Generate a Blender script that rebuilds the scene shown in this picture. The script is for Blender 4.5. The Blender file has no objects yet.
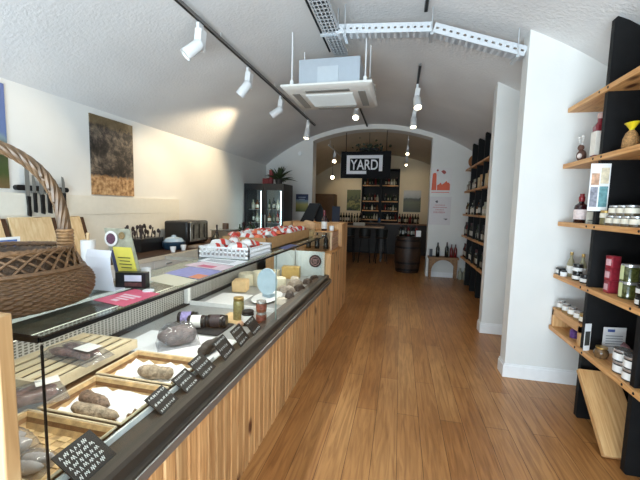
import bpy, bmesh, math, random
from mathutils import Vector, Matrix, Euler
random.seed(7)
PI = math.pi
C = bpy.context.scene.collection
SC = bpy.context.scene

# ------------------------------------------------------------------ camera
FPX, VPX, VPY, LEAN, EYE = 345.0, 400.0, 209.0, 0.024, 1.6
d = Vector(((VPX-320)/FPX, -(VPY-240)/FPX, -1)).normalized()
u = Vector((LEAN, 1, 0)); u.z = -(u.x*d.x+u.y*d.y)/d.z; u.normalize()
r = d.cross(u)
cam_data = bpy.data.cameras.new('camera'); cam = bpy.data.objects.new('camera', cam_data); C.objects.link(cam)
cam.matrix_world = Matrix(((r.x, r.y, r.z, 0), (d.x, d.y, d.z, 0), (u.x, u.y, u.z, EYE), (0, 0, 0, 1)))
cam_data.sensor_fit = 'HORIZONTAL'; cam_data.sensor_width = 36.0; cam_data.lens = 36.0*FPX/640.0
cam_data.clip_start = 0.05
SC.camera = cam
# ------------------------------------------------------------------ world, daylight, exposure
W = bpy.data.worlds.new('world'); SC.world = W; W.use_nodes = True
W.node_tree.nodes['Background'].inputs[0].default_value = (0.72, 0.85, 1.0, 1)
W.node_tree.nodes['Background'].inputs[1].default_value = 1.0
VS = SC.view_settings
VS.view_transform = 'Standard'; VS.look = 'None'; VS.gamma = 1; VS.use_curve_mapping = False
VS.exposure = 0.40
SC.cycles.transparent_max_bounces = 24
def area(name, loc, rot, sx, sy, power, col):
    l = bpy.data.lights.new(name, 'AREA'); l.shape = 'RECTANGLE'; l.size = sx; l.size_y = sy; l.energy = power; l.color = col
    o = bpy.data.objects.new(name, l); C.objects.link(o); o.location = loc; o.rotation_euler = rot
    return o
area('shopfront_daylight', (-0.6, -1.95, 1.55), (PI/2, 0, 0), 4.0, 2.3, 75, (0.62, 0.80, 1.0))
area('ceiling_fill', (-0.6, -2.2, 0.55), (PI/2+1.1, 0, 0), 4.0, 1.2, 430, (0.80, 0.90, 1.0))  # unseen fill lamp added, tilted up to brighten the vault
WARM = (1.0, 0.80, 0.52)
def spot(name, loc, target, power, angle=70, blend=0.6, col=WARM, size=0.03):
    l = bpy.data.lights.new(name, 'SPOT'); l.energy = power; l.color = col; l.spot_size = math.radians(angle); l.spot_blend = blend
    l.shadow_soft_size = size
    o = bpy.data.objects.new(name, l); C.objects.link(o); o.location = loc
    o.rotation_euler = (Vector(target)-Vector(loc)).to_track_quat('-Z', 'Y').to_euler()
    return o
BACK_POWER = 21
SPOTS = 1.0

# ------------------------------------------------------------------ helpers: materials
def lin(c):
    return tuple(((v/255)/12.92 if v/255 <= 0.04045 else ((v/255+0.055)/1.055)**2.4) for v in c[:3]) + (1.0,)
MATS = {}
def new_mat(name):
    m = bpy.data.materials.new(name); m.use_nodes = True
    nt = m.node_tree; b = nt.nodes['Principled BSDF']
    return m, nt, b
def mat(name, col=(128, 128, 128), rough=0.5, metal=0.0, var=0.0, scale=20.0, bump=0.0, bscale=None, spec=None, coat=0.0):
    if name in MATS: return MATS[name]
    m, nt, b = new_mat(name)
    c = lin(col)
    b.inputs['Base Color'].default_value = c; b.inputs['Roughness'].default_value = rough; b.inputs['Metallic'].default_value = metal
    if spec is not None: b.inputs['Specular IOR Level'].default_value = spec
    if coat: b.inputs['Coat Weight'].default_value = coat
    tc = nt.nodes.new('ShaderNodeTexCoord')
    n = nt.nodes.new('ShaderNodeTexNoise'); n.inputs['Scale'].default_value = scale; n.inputs['Detail'].default_value = 4
    nt.links.new(tc.outputs['Object'], n.inputs['Vector'])
    rp = nt.nodes.new('ShaderNodeValToRGB'); v = max(var, 0.02)
    rp.color_ramp.elements[0].position = 0.3; rp.color_ramp.elements[1].position = 0.7
    rp.color_ramp.elements[0].color = tuple(max(0, x*(1-v)) for x in c[:3])+(1,)
    rp.color_ramp.elements[1].color = tuple(min(1, x*(1+v)) for x in c[:3])+(1,)
    nt.links.new(n.outputs['Fac'], rp.inputs['Fac']); nt.links.new(rp.outputs['Color'], b.inputs['Base Color'])
    if bump:
        n2 = nt.nodes.new('ShaderNodeTexNoise'); n2.inputs['Scale'].default_value = bscale or scale*2; n2.inputs['Detail'].default_value = 3
        nt.links.new(tc.outputs['Object'], n2.inputs['Vector'])
        bp = nt.nodes.new('ShaderNodeBump'); bp.inputs['Strength'].default_value = bump; bp.inputs['Distance'].default_value = 0.02
        nt.links.new(n2.outputs['Fac'], bp.inputs['Height']); nt.links.new(bp.outputs['Normal'], b.inputs['Normal'])
    MATS[name] = m; return m
def ramp(nt, stops):
    rp = nt.nodes.new('ShaderNodeValToRGB'); e = rp.color_ramp.elements
    while len(e) < len(stops): e.new(0.5)
    for i, (p, c) in enumerate(stops): e[i].position = p; e[i].color = lin(c)
    return rp
def wood(name, cols, axis='Z', rough=0.5, island=True, fine=60.0, knots=0.0, coat=0.0, stretch=0.06):
    """grain that runs along one object axis, with a tone of its own per board"""
    if name in MATS: return MATS[name]
    m, nt, b = new_mat(name); b.inputs['Roughness'].default_value = rough
    if coat: b.inputs['Coat Weight'].default_value = coat
    tc = nt.nodes.new('ShaderNodeTexCoord'); mp = nt.nodes.new('ShaderNodeMapping')
    s = {'X': (stretch, 1, 1), 'Y': (1, stretch, 1), 'Z': (1, 1, stretch)}[axis]
    mp.inputs['Scale'].default_value = s
    geo = nt.nodes.new('ShaderNodeNewGeometry')
    add = nt.nodes.new('ShaderNodeVectorMath'); add.operation = 'ADD'
    sc = nt.nodes.new('ShaderNodeVectorMath'); sc.operation = 'SCALE'; sc.inputs['Scale'].default_value = 17.0
    cmb = nt.nodes.new('ShaderNodeCombineXYZ')
    for k in range(3): nt.links.new(geo.outputs['Random Per Island'], cmb.inputs[k])
    nt.links.new(cmb.outputs[0], sc.inputs[0]); nt.links.new(tc.outputs['Object'], add.inputs[0]); nt.links.new(sc.outputs[0], add.inputs[1])
    nt.links.new(add.outputs[0], mp.inputs['Vector'])
    n = nt.nodes.new('ShaderNodeTexNoise'); n.inputs['Scale'].default_value = fine; n.inputs['Detail'].default_value = 5; n.inputs['Distortion'].default_value = 0.6
    nt.links.new(mp.outputs[0], n.inputs['Vector'])
    rp = ramp(nt, [(0.30, cols[0]), (0.52, cols[1]), (0.72, cols[2])]); nt.links.new(n.outputs['Fac'], rp.inputs['Fac'])
    col = rp.outputs['Color']
    if island:
        hv = nt.nodes.new('ShaderNodeHueSaturation'); mr = nt.nodes.new('ShaderNodeMapRange')
        mr.inputs['To Min'].default_value = 0.82; mr.inputs['To Max'].default_value = 1.14
        nt.links.new(geo.outputs['Random Per Island'], mr.inputs['Value']); nt.links.new(mr.outputs[0], hv.inputs['Value'])
        nt.links.new(col, hv.inputs['Color']); col = hv.outputs['Color']
    if knots:
        mp2 = nt.nodes.new('ShaderNodeMapping'); mp2.inputs['Scale'].default_value = {'X': (.5, 1, 1), 'Y': (1, .5, 1), 'Z': (1, 1, .5)}[axis]
        nt.links.new(add.outputs[0], mp2.inputs['Vector'])
        vo = nt.nodes.new('ShaderNodeTexVoronoi'); vo.inputs['Scale'].default_value = knots
        nt.links.new(mp2.outputs[0], vo.inputs['Vector'])
        kr = ramp(nt, [(0.07, (255, 255, 255)), (0.16, (0, 0, 0))]); nt.links.new(vo.outputs['Distance'], kr.inputs['Fac'])
        mx = nt.nodes.new('ShaderNodeMix'); mx.data_type = 'RGBA'; mx.inputs['B'].default_value = lin((84, 46, 22))
        nt.links.new(kr.outputs['Color'], mx.inputs['Factor']); nt.links.new(col, mx.inputs['A']); col = mx.outputs['Result']
    nt.links.new(col, b.inputs['Base Color'])
    bp = nt.nodes.new('ShaderNodeBump'); bp.inputs['Strength'].default_value = 0.12; bp.inputs['Distance'].default_value = 0.01
    nt.links.new(n.outputs['Fac'], bp.inputs['Height']); nt.links.new(bp.outputs['Normal'], b.inputs['Normal'])
    MATS[name] = m; return m
def clear(name, tint=(240, 248, 248), gloss=0.05, rough=0.02, frost=0.0, frost_col=(230, 235, 240)):
    """thin clear sheet: mostly transparent, a fresnel reflection, optionally a little milky"""
    if name in MATS: return MATS[name]
    m = bpy.data.materials.new(name); m.use_nodes = True; nt = m.node_tree; nt.nodes.clear()
    out = nt.nodes.new('ShaderNodeOutputMaterial')
    tr = nt.nodes.new('ShaderNodeBsdfTransparent'); tr.inputs[0].default_value = lin(tint)
    gl = nt.nodes.new('ShaderNodeBsdfGlossy'); gl.inputs['Roughness'].default_value = rough
    lw = nt.nodes.new('ShaderNodeLayerWeight'); lw.inputs['Blend'].default_value = 0.5
    pw = nt.nodes.new('ShaderNodeMath'); pw.operation = 'POWER'; pw.inputs[1].default_value = 4.5; nt.links.new(lw.outputs['Facing'], pw.inputs[0])
    fr = nt.nodes.new('ShaderNodeMath'); fr.operation = 'MULTIPLY_ADD'; fr.inputs[1].default_value = 0.55; fr.inputs[2].default_value = gloss*0.6; nt.links.new(pw.outputs[0], fr.inputs[0])
    mx = nt.nodes.new('ShaderNodeMixShader'); nt.links.new(fr.outputs[0], mx.inputs[0]); nt.links.new(tr.outputs[0], mx.inputs[1]); nt.links.new(gl.outputs[0], mx.inputs[2])
    last = mx.outputs[0]
    if frost:
        df = nt.nodes.new('ShaderNodeBsdfDiffuse'); df.inputs[0].default_value = lin(frost_col)
        m2 = nt.nodes.new('ShaderNodeMixShader'); m2.inputs[0].default_value = frost
        nt.links.new(last, m2.inputs[1]); nt.links.new(df.outputs[0], m2.inputs[2]); last = m2.outputs[0]
    nt.links.new(last, out.inputs[0]); MATS[name] = m; return m
def glow(name, col, strength):
    if name in MATS: return MATS[name]
    m, nt, b = new_mat(name); b.inputs['Base Color'].default_value = lin(col)
    b.inputs['Emission Color'].default_value = lin(col); b.inputs['Emission Strength'].default_value = strength
    MATS[name] = m; return m

# ------------------------------------------------------------------ helpers: meshes
class B:
    def __init__(s): s.bm = bmesh.new()
    def face(s, vs, m=0):
        f = s.bm.faces.new(vs); f.material_index = m; return f
    def poly(s, pts, m=0): return s.face([s.bm.verts.new(p) for p in pts], m)
    def hexa(s, p, m=0):
        v = [s.bm.verts.new(q) for q in p]
        for f in ((3, 2, 1, 0), (4, 5, 6, 7), (0, 1, 5, 4), (1, 2, 6, 5), (2, 3, 7, 6), (3, 0, 4, 7)): s.face([v[i] for i in f], m)
        return s
    def box(s, x0, x1, y0, y1, z0, z1, m=0):
        return s.hexa([(x0, y0, z0), (x1, y0, z0), (x1, y1, z0), (x0, y1, z0), (x0, y0, z1), (x1, y0, z1), (x1, y1, z1), (x0, y1, z1)], m)
    def rbox(s, c, size, rot=(0, 0, 0), m=0, taper=1.0):
        R = Euler(rot).to_matrix(); c = Vector(c); a, b_, h = size[0]/2, size[1]/2, size[2]/2
        P = []
        for z, t in ((-h, 1.0), (h, taper)):
            for x, y in ((-a, -b_), (a, -b_), (a, b_), (-a, b_)): P.append(tuple(c+R@Vector((x*t, y*t, z))))
        return s.hexa(P, m)
    def lathe(s, prof, c=(0, 0, 0), seg=20, m=0, M=None, sx=1.0, sy=1.0, a0=0.0, a1=2*PI):
        M = M or Matrix.Translation(Vector(c)); full = abs(a1-a0-2*PI) < 1e-6
        rings = []
        for (r_, z) in prof:
            if r_ < 1e-6: rings.append([s.bm.verts.new(M@Vector((0, 0, z)))])
            else: rings.append([s.bm.verts.new(M@Vector((r_*sx*math.cos(a0+(a1-a0)*k/seg), r_*sy*math.sin(a0+(a1-a0)*k/seg), z))) for k in range(seg if full else seg+1)])
        for i in range(len(rings)-1):
            A, D = rings[i], rings[i+1]; mi = m[i] if isinstance(m, (list, tuple)) else m
            n = seg
            for k in range(n):
                k2 = (k+1) % len(A) if full else k+1
                j2 = (k+1) % len(D) if full else k+1
                if len(A) == 1 and len(D) == 1: continue
                if len(A) == 1: s.face([A[0], D[j2], D[k]], mi)
                elif len(D) == 1: s.face([A[k], A[k2], D[0]], mi)
                else: s.face([A[k], A[k2], D[j2], D[k]], mi)
        return s
    def cyl(s, c, r_, h, seg=16, m=0, r2=None, M=None):
        r2 = r_ if r2 is None else r2
        return s.lathe([(0, 0), (r_, 0), (r2, h), (0, h)], c, seg, m, M)
    def tube(s, pts, r_, seg=8, m=0, closed=False):
        pts = [Vector(p) for p in pts]; n = len(pts); rings = []
        for i in range(n):
            a = pts[i-1] if (i > 0 or closed) else pts[i]; b_ = pts[(i+1) % n] if (i < n-1 or closed) else pts[i]
            t = (b_-a).normalized(); up = Vector((0, 0, 1)) if abs(t.z) < 0.95 else Vector((1, 0, 0))
            x = t.cross(up).normalized(); y = t.cross(x).normalized(); rr = r_[i] if isinstance(r_, (list, tuple)) else r_
            rings.append([s.bm.verts.new(pts[i]+x*rr*math.cos(2*PI*k/seg)+y*rr*math.sin(2*PI*k/seg)) for k in range(seg)])
        for i in range(n if closed else n-1):
            A, D = rings[i], rings[(i+1) % n]
            for k in range(seg): s.face([A[k], A[(k+1) % seg], D[(k+1) % seg], D[k]], m)
        if not closed: s.face(rings[0][::-1], m); s.face(rings[-1], m)
        return s
    def prism(s, poly, plane, a, b_, m=0):
        """closed outline in a plane ('XZ','XY','YZ') pulled from a to b along the third axis"""
        def P(p, t): return {'XZ': (p[0], t, p[1]), 'XY': (p[0], p[1], t), 'YZ': (t, p[0], p[1])}[plane]
        A = [s.bm.verts.new(P(p, a)) for p in poly]; D = [s.bm.verts.new(P(p, b_)) for p in poly]; n = len(poly)
        s.face(A[::-1], m); s.face(D, m)
        for k in range(n): s.face([A[k], A[(k+1) % n], D[(k+1) % n], D[k]], m)
        return s
    def blob(s, c, rad, m=0, noise=0.12, seed=0, seg=12, rings=8, rot=(0, 0, 0)):
        rnd = random.Random(seed); R = Euler(rot).to_matrix(); c = Vector(c); ph = [rnd.uniform(0, 6.28) for _ in range(6)]
        rr = []
        for i in range(rings+1):
            th = PI*i/rings; ring = []
            for k in range(seg if 0 < i < rings else 1):
                p = 2*PI*k/seg
                f = 1+noise*(math.sin(3*p+ph[0]+2*th)*0.5+math.sin(5*p+ph[1]-3*th)*0.3+math.sin(4*th+ph[2]+p)*0.5)
                v = Vector((rad[0]*math.sin(th)*math.cos(p), rad[1]*math.sin(th)*math.sin(p), rad[2]*math.cos(th)))*f
                ring.append(s.bm.verts.new(c+R@v))
            rr.append(ring)
        for i in range(rings):
            A, D = rr[i], rr[i+1]
            for k in range(seg):
                k2 = (k+1) % seg
                if len(A) == 1: s.face([A[0], D[k], D[k2]], m)
                elif len(D) == 1: s.face([A[k], D[0], A[k2]], m)
                else: s.face([A[k], D[k], D[k2], A[k2]], m)
        return s
    def build(s, name, mats, parent=None, angle=0.6, bevel=0.0):
        bm = s.bm
        bmesh.ops.recalc_face_normals(bm, faces=bm.faces)
        for f in bm.faces: f.smooth = True
        for e in bm.edges:
            if len(e.link_faces) == 2 and e.calc_face_angle(0) > angle: e.smooth = False
        off = Vector((0, 0, 0))
        if parent is None:
            xs = [v.co for v in bm.verts]
            lo = [min(v[i] for v in xs) for i in range(3)]; hi = [max(v[i] for v in xs) for i in range(3)]
            off = Vector(((lo[0]+hi[0])/2, (lo[1]+hi[1])/2, lo[2]))
        else:
            p = parent
            while p: off = off+p.location; p = p.parent
        for v in bm.verts: v.co -= off
        me = bpy.data.meshes.new(name); bm.to_mesh(me); bm.free()
        for m in (mats if isinstance(mats, (list, tuple)) else [mats]): me.materials.append(m)
        o = bpy.data.objects.new(name, me); C.objects.link(o)
        if parent is None: o.location = off
        else: o.parent = parent
        if bevel:
            bv = o.modifiers.new('bevel', 'BEVEL'); bv.width = bevel; bv.segments = 2; bv.limit_method = 'ANGLE'
        return o
def tag(o, label, cat, group=None, kind=None):
    o['label'] = label; o['category'] = cat
    if group: o['group'] = group
    if kind: o['kind'] = kind
    return o
def struct(o, label, cat):
    o['kind'] = 'structure'; o['label'] = label; o['category'] = cat; return o
def thing(name, label, cat, loc=(0, 0, 0), group=None):
    o = bpy.data.objects.new(name, None); C.objects.link(o); o.location = loc; o.empty_display_size = 0.05
    return tag(o, label, cat, group)
def dup(root, loc, rotz=None, label=None, group=None, scale=None):
    r_ = root.copy(); C.objects.link(r_); r_.location = loc
    if rotz is not None: r_.rotation_euler = (0, 0, rotz)
    if scale is not None: r_.scale = scale if isinstance(scale, tuple) else (scale,)*3
    if label: r_['label'] = label
    if group: r_['group'] = group
    for ch in list(root.children):
        c = ch.copy(); C.objects.link(c); c.parent = r_
        for g in list(ch.children):
            q = g.copy(); C.objects.link(q); q.parent = c
    return r_
class Proto:
    """the first placing moves the thing itself, later ones copy it"""
    def __init__(s, root): s.root = root; s.used = False
    def put(s, loc, rotz=0.0, label=None, group=None, scale=None):
        if s.used: return dup(s.root, loc, rotz, label, group, scale)
        s.used = True; o = s.root; o.location = loc; o.rotation_euler = (0, 0, rotz)
        if label: o['label'] = label
        if group: o['group'] = group
        if scale is not None: o.scale = scale if isinstance(scale, tuple) else (scale,)*3
        return o
ORD = ('first second third fourth fifth sixth seventh eighth ninth tenth eleventh twelfth thirteenth fourteenth fifteenth sixteenth seventeenth '
       'eighteenth nineteenth twentieth').split()

# ------------------------------------------------------------------ materials in common use
white_wall = mat('white_wall', (226, 225, 221), 0.75, var=0.02, scale=3, bump=0.05, bscale=60)
cream_wall = mat('cream_wall', (232, 218, 190), 0.75, var=0.03, scale=3)
plaster = mat('ceiling_plaster', (214, 213, 212), 0.85, var=0.05, scale=1.6, bump=0.3, bscale=36)
white_paint = mat('white_paint', (240, 240, 240), 0.35)
white_metal = mat('white_metal', (232, 233, 233), 0.4)
galv = mat('galvanised', (205, 210, 214), 0.4, 0.55, var=0.05, scale=30)
steel = mat('steel', (186, 190, 192), 0.3, 0.8, var=0.04, scale=30)
black = mat('black_paint', (18, 18, 20), 0.55, var=0.15, scale=30, spec=.25)
black_wood = mat('black_stained_board', (17, 17, 18), 0.6, var=0.25, scale=14, bump=0.05, spec=.25)
black_plastic = mat('black_plastic', (24, 24, 26), 0.35)
rail_grey = mat('rail_grey', (76, 68, 60), 0.38, 0.5, var=0.04)
pine = wood('pine', [(196, 140, 86), (222, 172, 116), (236, 194, 140)], 'Z', 0.5, fine=55, knots=3.2)
pine_y = wood('pine_shelf', [(188, 128, 72), (216, 160, 100), (230, 180, 122)], 'Y', 0.5, fine=55, knots=4)
pine_pale = wood('pale_pine', [(208, 176, 132), (228, 200, 158), (238, 216, 180)], 'Z', 0.55, fine=50)
cladding_m = wood('cladding_pine', [(178, 126, 78), (206, 156, 104), (222, 178, 126)], 'Z', 0.45, fine=55, knots=4.5)
paper = mat('white_paper', (238, 238, 238), 0.6)
card_black = mat('chalkboard', (28, 29, 31), 0.6, var=0.2, scale=40)
chalk = mat('chalk', (225, 225, 225), 0.8)
glass_m = clear('clear_glass', (250, 253, 252), 0.04)
glass_edge = mat('glass_edge_strip', (18, 20, 20), 0.25)
wrap = clear('plastic_wrap', (236, 236, 238), 0.06, 0.12, 0.06)
label_cream = mat('label_cream', (226, 218, 200), 0.6)
label_white = mat('label_white', (232, 230, 226), 0.6)
gold_lid = mat('gold_lid', (190, 158, 96), 0.3, 0.7)
black_lid = mat('black_lid', (22, 22, 24), 0.3)
silver_lid = mat('silver_lid', (196, 196, 196), 0.25, 0.7)
dark_glass = mat('dark_wine_glass', (16, 20, 16), 0.12, spec=0.6)

# ================================================================== SETTING
VX, VR, VZ = -0.75, 4.28, 3.62
XL, XR = -3.45, 1.95
YF, YB, YB2, YEND = -1.8, 8.6, 8.95, 13.1
def vz(x, dz=0.0): return VZ+dz-(VR-math.sqrt(VR*VR-(x-VX)**2))
# floor: oak boards running down the shop
m, nt, b = new_mat('oak_floor'); b.inputs['Roughness'].default_value = 0.34
tc = nt.nodes.new('ShaderNodeTexCoord'); mp = nt.nodes.new('ShaderNodeMapping'); mp.inputs['Rotation'].default_value = (0, 0, PI/2)
nt.links.new(tc.outputs['Object'], mp.inputs['Vector'])
br = nt.nodes.new('ShaderNodeTexBrick'); br.inputs['Scale'].default_value = 1; br.inputs['Brick Width'].default_value = 1.5; br.inputs['Row Height'].default_value = 0.16
br.inputs['Mortar Size'].default_value = 0.0022; br.inputs['Mortar Smooth'].default_value = 0.1; br.offset = 0.37; br.squash = 1.0; br.inputs['Bias'].default_value = 0.0
br.inputs['Color1'].default_value = lin((180, 124, 70)); br.inputs['Color2'].default_value = lin((202, 150, 94)); br.inputs['Mortar'].default_value = lin((124, 82, 44))
nt.links.new(mp.outputs[0], br.inputs['Vector'])
mp2 = nt.nodes.new('ShaderNodeMapping'); mp2.inputs['Scale'].default_value = (1, 0.07, 1); nt.links.new(tc.outputs['Object'], mp2.inputs['Vector'])
n1 = nt.nodes.new('ShaderNodeTexNoise'); n1.inputs['Scale'].default_value = 34; n1.inputs['Detail'].default_value = 6; n1.inputs['Distortion'].default_value = 1.2
nt.links.new(mp2.outputs[0], n1.inputs['Vector'])
g = ramp(nt, [(0.3, (206, 196, 186)), (0.62, (255, 255, 255))]); nt.links.new(n1.outputs['Fac'], g.inputs['Fac'])
mx = nt.nodes.new('ShaderNodeMix'); mx.data_type = 'RGBA'; mx.blend_type = 'MULTIPLY'; mx.inputs['Factor'].default_value = 1
nt.links.new(br.outputs['Color'], mx.inputs['A']); nt.links.new(g.outputs['Color'], mx.inputs['B'])
n3 = nt.nodes.new('ShaderNodeTexNoise'); n3.inputs['Scale'].default_value = 1.2; nt.links.new(tc.outputs['Object'], n3.inputs['Vector'])
g3 = ramp(nt, [(0.3, (225, 215, 205)), (0.7, (255, 255, 255))]); nt.links.new(n3.outputs['Fac'], g3.inputs['Fac'])
mx3 = nt.nodes.new('ShaderNodeMix'); mx3.data_type = 'RGBA'; mx3.blend_type = 'MULTIPLY'; mx3.inputs['Factor'].default_value = 1
nt.links.new(mx.outputs['Result'], mx3.inputs['A']); nt.links.new(g3.outputs['Color'], mx3.inputs['B'])
nt.links.new(mx3.outputs['Result'], b.inputs['Base Color'])
bp = nt.nodes.new('ShaderNodeBump'); bp.inputs['Strength'].default_value = 0.2; bp.inputs['Distance'].default_value = 0.004; bp.invert = True
nt.links.new(br.outputs['Fac'], bp.inputs['Height']); nt.links.new(bp.outputs['Normal'], b.inputs['Normal'])
floor_m = m
struct(B().box(-3.6, 2.1, YF-0.1, YEND+0.1, -0.12, 0).build('floor', floor_m), 'warm oak plank floor running the length of the shop', 'floor')
# barrel vault
def vault(y0, y1, dz, x0, x1, th=0.1):
    bb = B(); N = 40
    xs = [x0+(x1-x0)*i/N for i in range(N+1)]
    lo = [(x, vz(x, dz)) for x in xs]
    return bb, lo, th
def vault_mesh(y0, y1, dz, x0, x1, th=0.12):
    bb = B(); N = 44; xs = [x0+(x1-x0)*i/N for i in range(N+1)]
    rows = []
    for y in (y0, y1):
        rows.append(([bb.bm.verts.new((x, y, vz(x, dz))) for x in xs], [bb.bm.verts.new((x, y, vz(x, dz)+th)) for x in xs]))
    (a, A), (c, D) = rows
    for i in range(N):
        bb.face([a[i], a[i+1], c[i+1], c[i]]); bb.face([A[i], D[i], D[i+1], A[i+1]])
        bb.face([a[i], A[i], A[i+1], a[i+1]]); bb.face([c[i], c[i+1], D[i+1], D[i]])
    bb.face([a[0], c[0], D[0], A[0]]); bb.face([a[N], A[N], D[N], c[N]])
    return bb
struct(vault_mesh(YF-0.1, YB, 0, XL-0.1, XR+0.1).build('ceiling', plaster), 'grey plastered barrel vault over the shop', 'ceiling')
struct(vault_mesh(YB2, YEND+0.1, -0.06, XL-0.1, XR+0.1).build('ceiling_rear', mat('rear_plaster', (214, 200, 178), 0.85, var=0.05, scale=1.6, bump=0.2, bscale=28)), 'vaulted ceiling of the dim bar room beyond the arch', 'ceiling')
struct(B().box(XL-0.12, XL, YF-0.1, YB, 0, 2.69).build('wall_left', white_wall), 'white side wall behind the deli counter', 'wall')
struct(B().box(XR, XR+0.12, YF-0.1, YB, 0, 2.69).build('wall_right', white_wall), 'white side wall behind the black shelving', 'wall')
struct(B().box(XL-0.12, XL, YB2, YEND, 0, 2.63).build('wall_rear_left', cream_wall), 'cream side wall of the bar room at the counter side', 'wall')
struct(B().box(XR, XR+0.12, YB2, YEND, 0, 2.63).build('wall_rear_right', cream_wall), 'cream side wall of the bar room at the shelf side', 'wall')
def arch_wall(y0, y1, ox0, ox1, dz, m, name):
    bb = B(); N = 36
    # piers
    L = [(XL, 0), (ox0, 0)]+[(ox0, vz(ox0, -dz))]
    bb.prism([(XL, 0), (ox0, 0), (ox0, vz(ox0))]+[(XL+(ox0-XL)*(1-k/8), vz(XL+(ox0-XL)*(1-k/8))) for k in range(1, 9)], 'XZ', y0, y1)
    bb.prism([(ox1, 0), (XR, 0)]+[(XR+(ox1-XR)*k/8, vz(XR+(ox1-XR)*k/8)) for k in range(0, 9)], 'XZ', y0, y1)
    xs = [ox0+(ox1-ox0)*k/N for k in range(N+1)]
    bb.prism([(x, vz(x, -dz)) for x in xs]+[(x, vz(x)) for x in reversed(xs)], 'XZ', y0, y1)
    return bb.build(name, m)
struct(arch_wall(YB, YB2, -2.2, 0.67, 0.11, white_wall, 'wall_arch'), 'white end wall with the wide arched opening into the bar', 'wall')
bb = B(); bb.prism([(XL, 0), (XR, 0)]+[(XR+(XL-XR)*k/20, vz(XR+(XL-XR)*k/20)) for k in range(21)], 'XZ', YEND, YEND+0.12)
struct(bb.build('wall_back', cream_wall), 'cream end wall of the bar room behind the bottle shelves', 'wall')
# shop front with a wide window behind the camera
bb = B()
bb.box(XL, -2.7, YF-0.1, YF, 0, 2.66); bb.box(1.5, XR, YF-0.1, YF, 0, 2.66); bb.box(-2.7, 1.5, YF-0.1, YF, 0, 0.35)
xs = [XL+(XR-XL)*k/30 for k in range(31)]
bb.prism([(XL, 2.66), (XR, 2.66)]+[(x, vz(x)) for x in reversed(xs[1:-1])], 'XZ', YF-0.1, YF)
struct(bb.build('wall_front', white_wall), 'white street wall around the shop window', 'wall')
w = struct(B().box(-2.72, -2.64, YF-0.08, YF-0.02, 0.35, 2.66).box(1.44, 1.52, YF-0.08, YF-0.02, 0.35, 2.66).box(-2.64, 1.44, YF-0.08, YF-0.02, 0.35, 0.43).box(-2.64, 1.44, YF-0.08, YF-0.02, 2.58, 2.66).box(-0.64, -0.56, YF-0.08, YF-0.02, 0.43, 2.58).build('window_1', black), 'wide black framed shop window to the street', 'window')
B().box(-2.64, 1.44, YF-0.055, YF-0.049, 0.43, 2.58).build('window_pane', glass_m, w)
# nib walls on the shelf side
def nib(name, x0, y0, y1, label):
    bb = B(); N = 10; xs = [x0+(XR-x0)*k/N for k in range(N+1)]
    bb.prism([(x0, 0), (XR, 0)]+[(x, vz(x)-0.001) for x in reversed(xs)], 'XZ', y0, y1)
    o = struct(bb.build(name, white_wall), label, 'wall')
    s = B(); t = 0.018
    s.box(x0-t, XR-0.002, y0-t, y0-0.001, 0, 0.115); s.box(x0-t, x0-0.001, y0-0.001, y1, 0, 0.115)
    s.box(x0-t*0.6, XR-0.002, y0-t*0.6, y0-0.001, 0.115, 0.135); s.box(x0-t*0.6, x0-0.001, y0-0.001, y1, 0.115, 0.135)
    return o, s.build('baseboard_nib', white_paint)
o, sk = nib('wall_nib', 1.06, 3.56, 3.72, 'white wall end beside the near black shelving, catching daylight'); struct(sk, 'white skirting board around the nearer wall end', 'baseboard')
o, sk = nib('wall_nib_far', 1.11, 4.80, 4.95, 'white wall end further back, before the far bottle shelving'); struct(sk, 'white skirting board around the further wall end', 'baseboard')
struct(B().box(0.67, XR, YB-0.018, YB-0.001, 0, 0.12).build('baseboard_arch', white_paint), 'white skirting under the two posters', 'baseboard')
struct(B().box(XL, XL+0.018, YF, YB-0.02, 0, 0.12).build('baseboard_left', white_paint), 'white skirting along the counter side wall', 'baseboard')
# pale splashback boards behind the back counter
panel_m = mat('splashback', (228, 224, 212), 0.5)
struct(B().box(XL+0.001, XL+0.03, 0.4, 4.86, 1.0, 1.452).box(XL+0.001, XL+0.03, 0.4, 4.86, 1.456, 1.665).box(XL+0.001, XL+0.02, 0.4, 4.86, 1.452, 1.456).build('trim_1', panel_m), 'pale painted splashback boards under the rock photograph', 'trim')

# ================================================================== BASKET MATERIAL etc.
wicker = mat('wicker', (112, 82, 54), 0.45, var=0.28, scale=90, bump=0.05)
wicker_dark = mat('wicker_handle', (98, 74, 50), 0.45, var=0.4, scale=30)

# ================================================================== DELI DISPLAY CASE
XG, XBK, DZ, TZ = -0.90, -1.90, 0.70, 1.24
Y0, YM, Y1 = 0.69, 2.70, 4.33
case = thing('deli_display_case', 'long glass deli display case on a pine clad base', 'display case', (-1.35, 2.5, 0))
def cladding(y0, y1, z0, z1, x, pitch=0.078):
    bb = B(); n = max(1, round((y1-y0)/pitch)); p = (y1-y0)/n
    for i in range(n):
        a, c = y0+i*p+0.0025, y0+(i+1)*p-0.0025; q = 0.008
        bb.prism([(a, x-0.02), (c, x-0.02), (c, x-q), (c-q, x), (a+q, x), (a, x-q)][::1], 'XY', z0, z1) if False else None
        pts = [(x-0.02, a), (x-q, a), (x, a+q), (x, c-q), (x-q, c), (x-0.02, c)]
        bb.prism(pts, 'XY', z0, z1)
    return bb
cladding(0.615, 4.36, 0.0, 0.655, -0.845).build('cladding', cladding_m, case)
B().box(XBK, -0.866, 0.62, 4.36, 0.02, 0.62).build('carcass', mat('carcass_dark', (60, 58, 55), 0.6), case)
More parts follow.
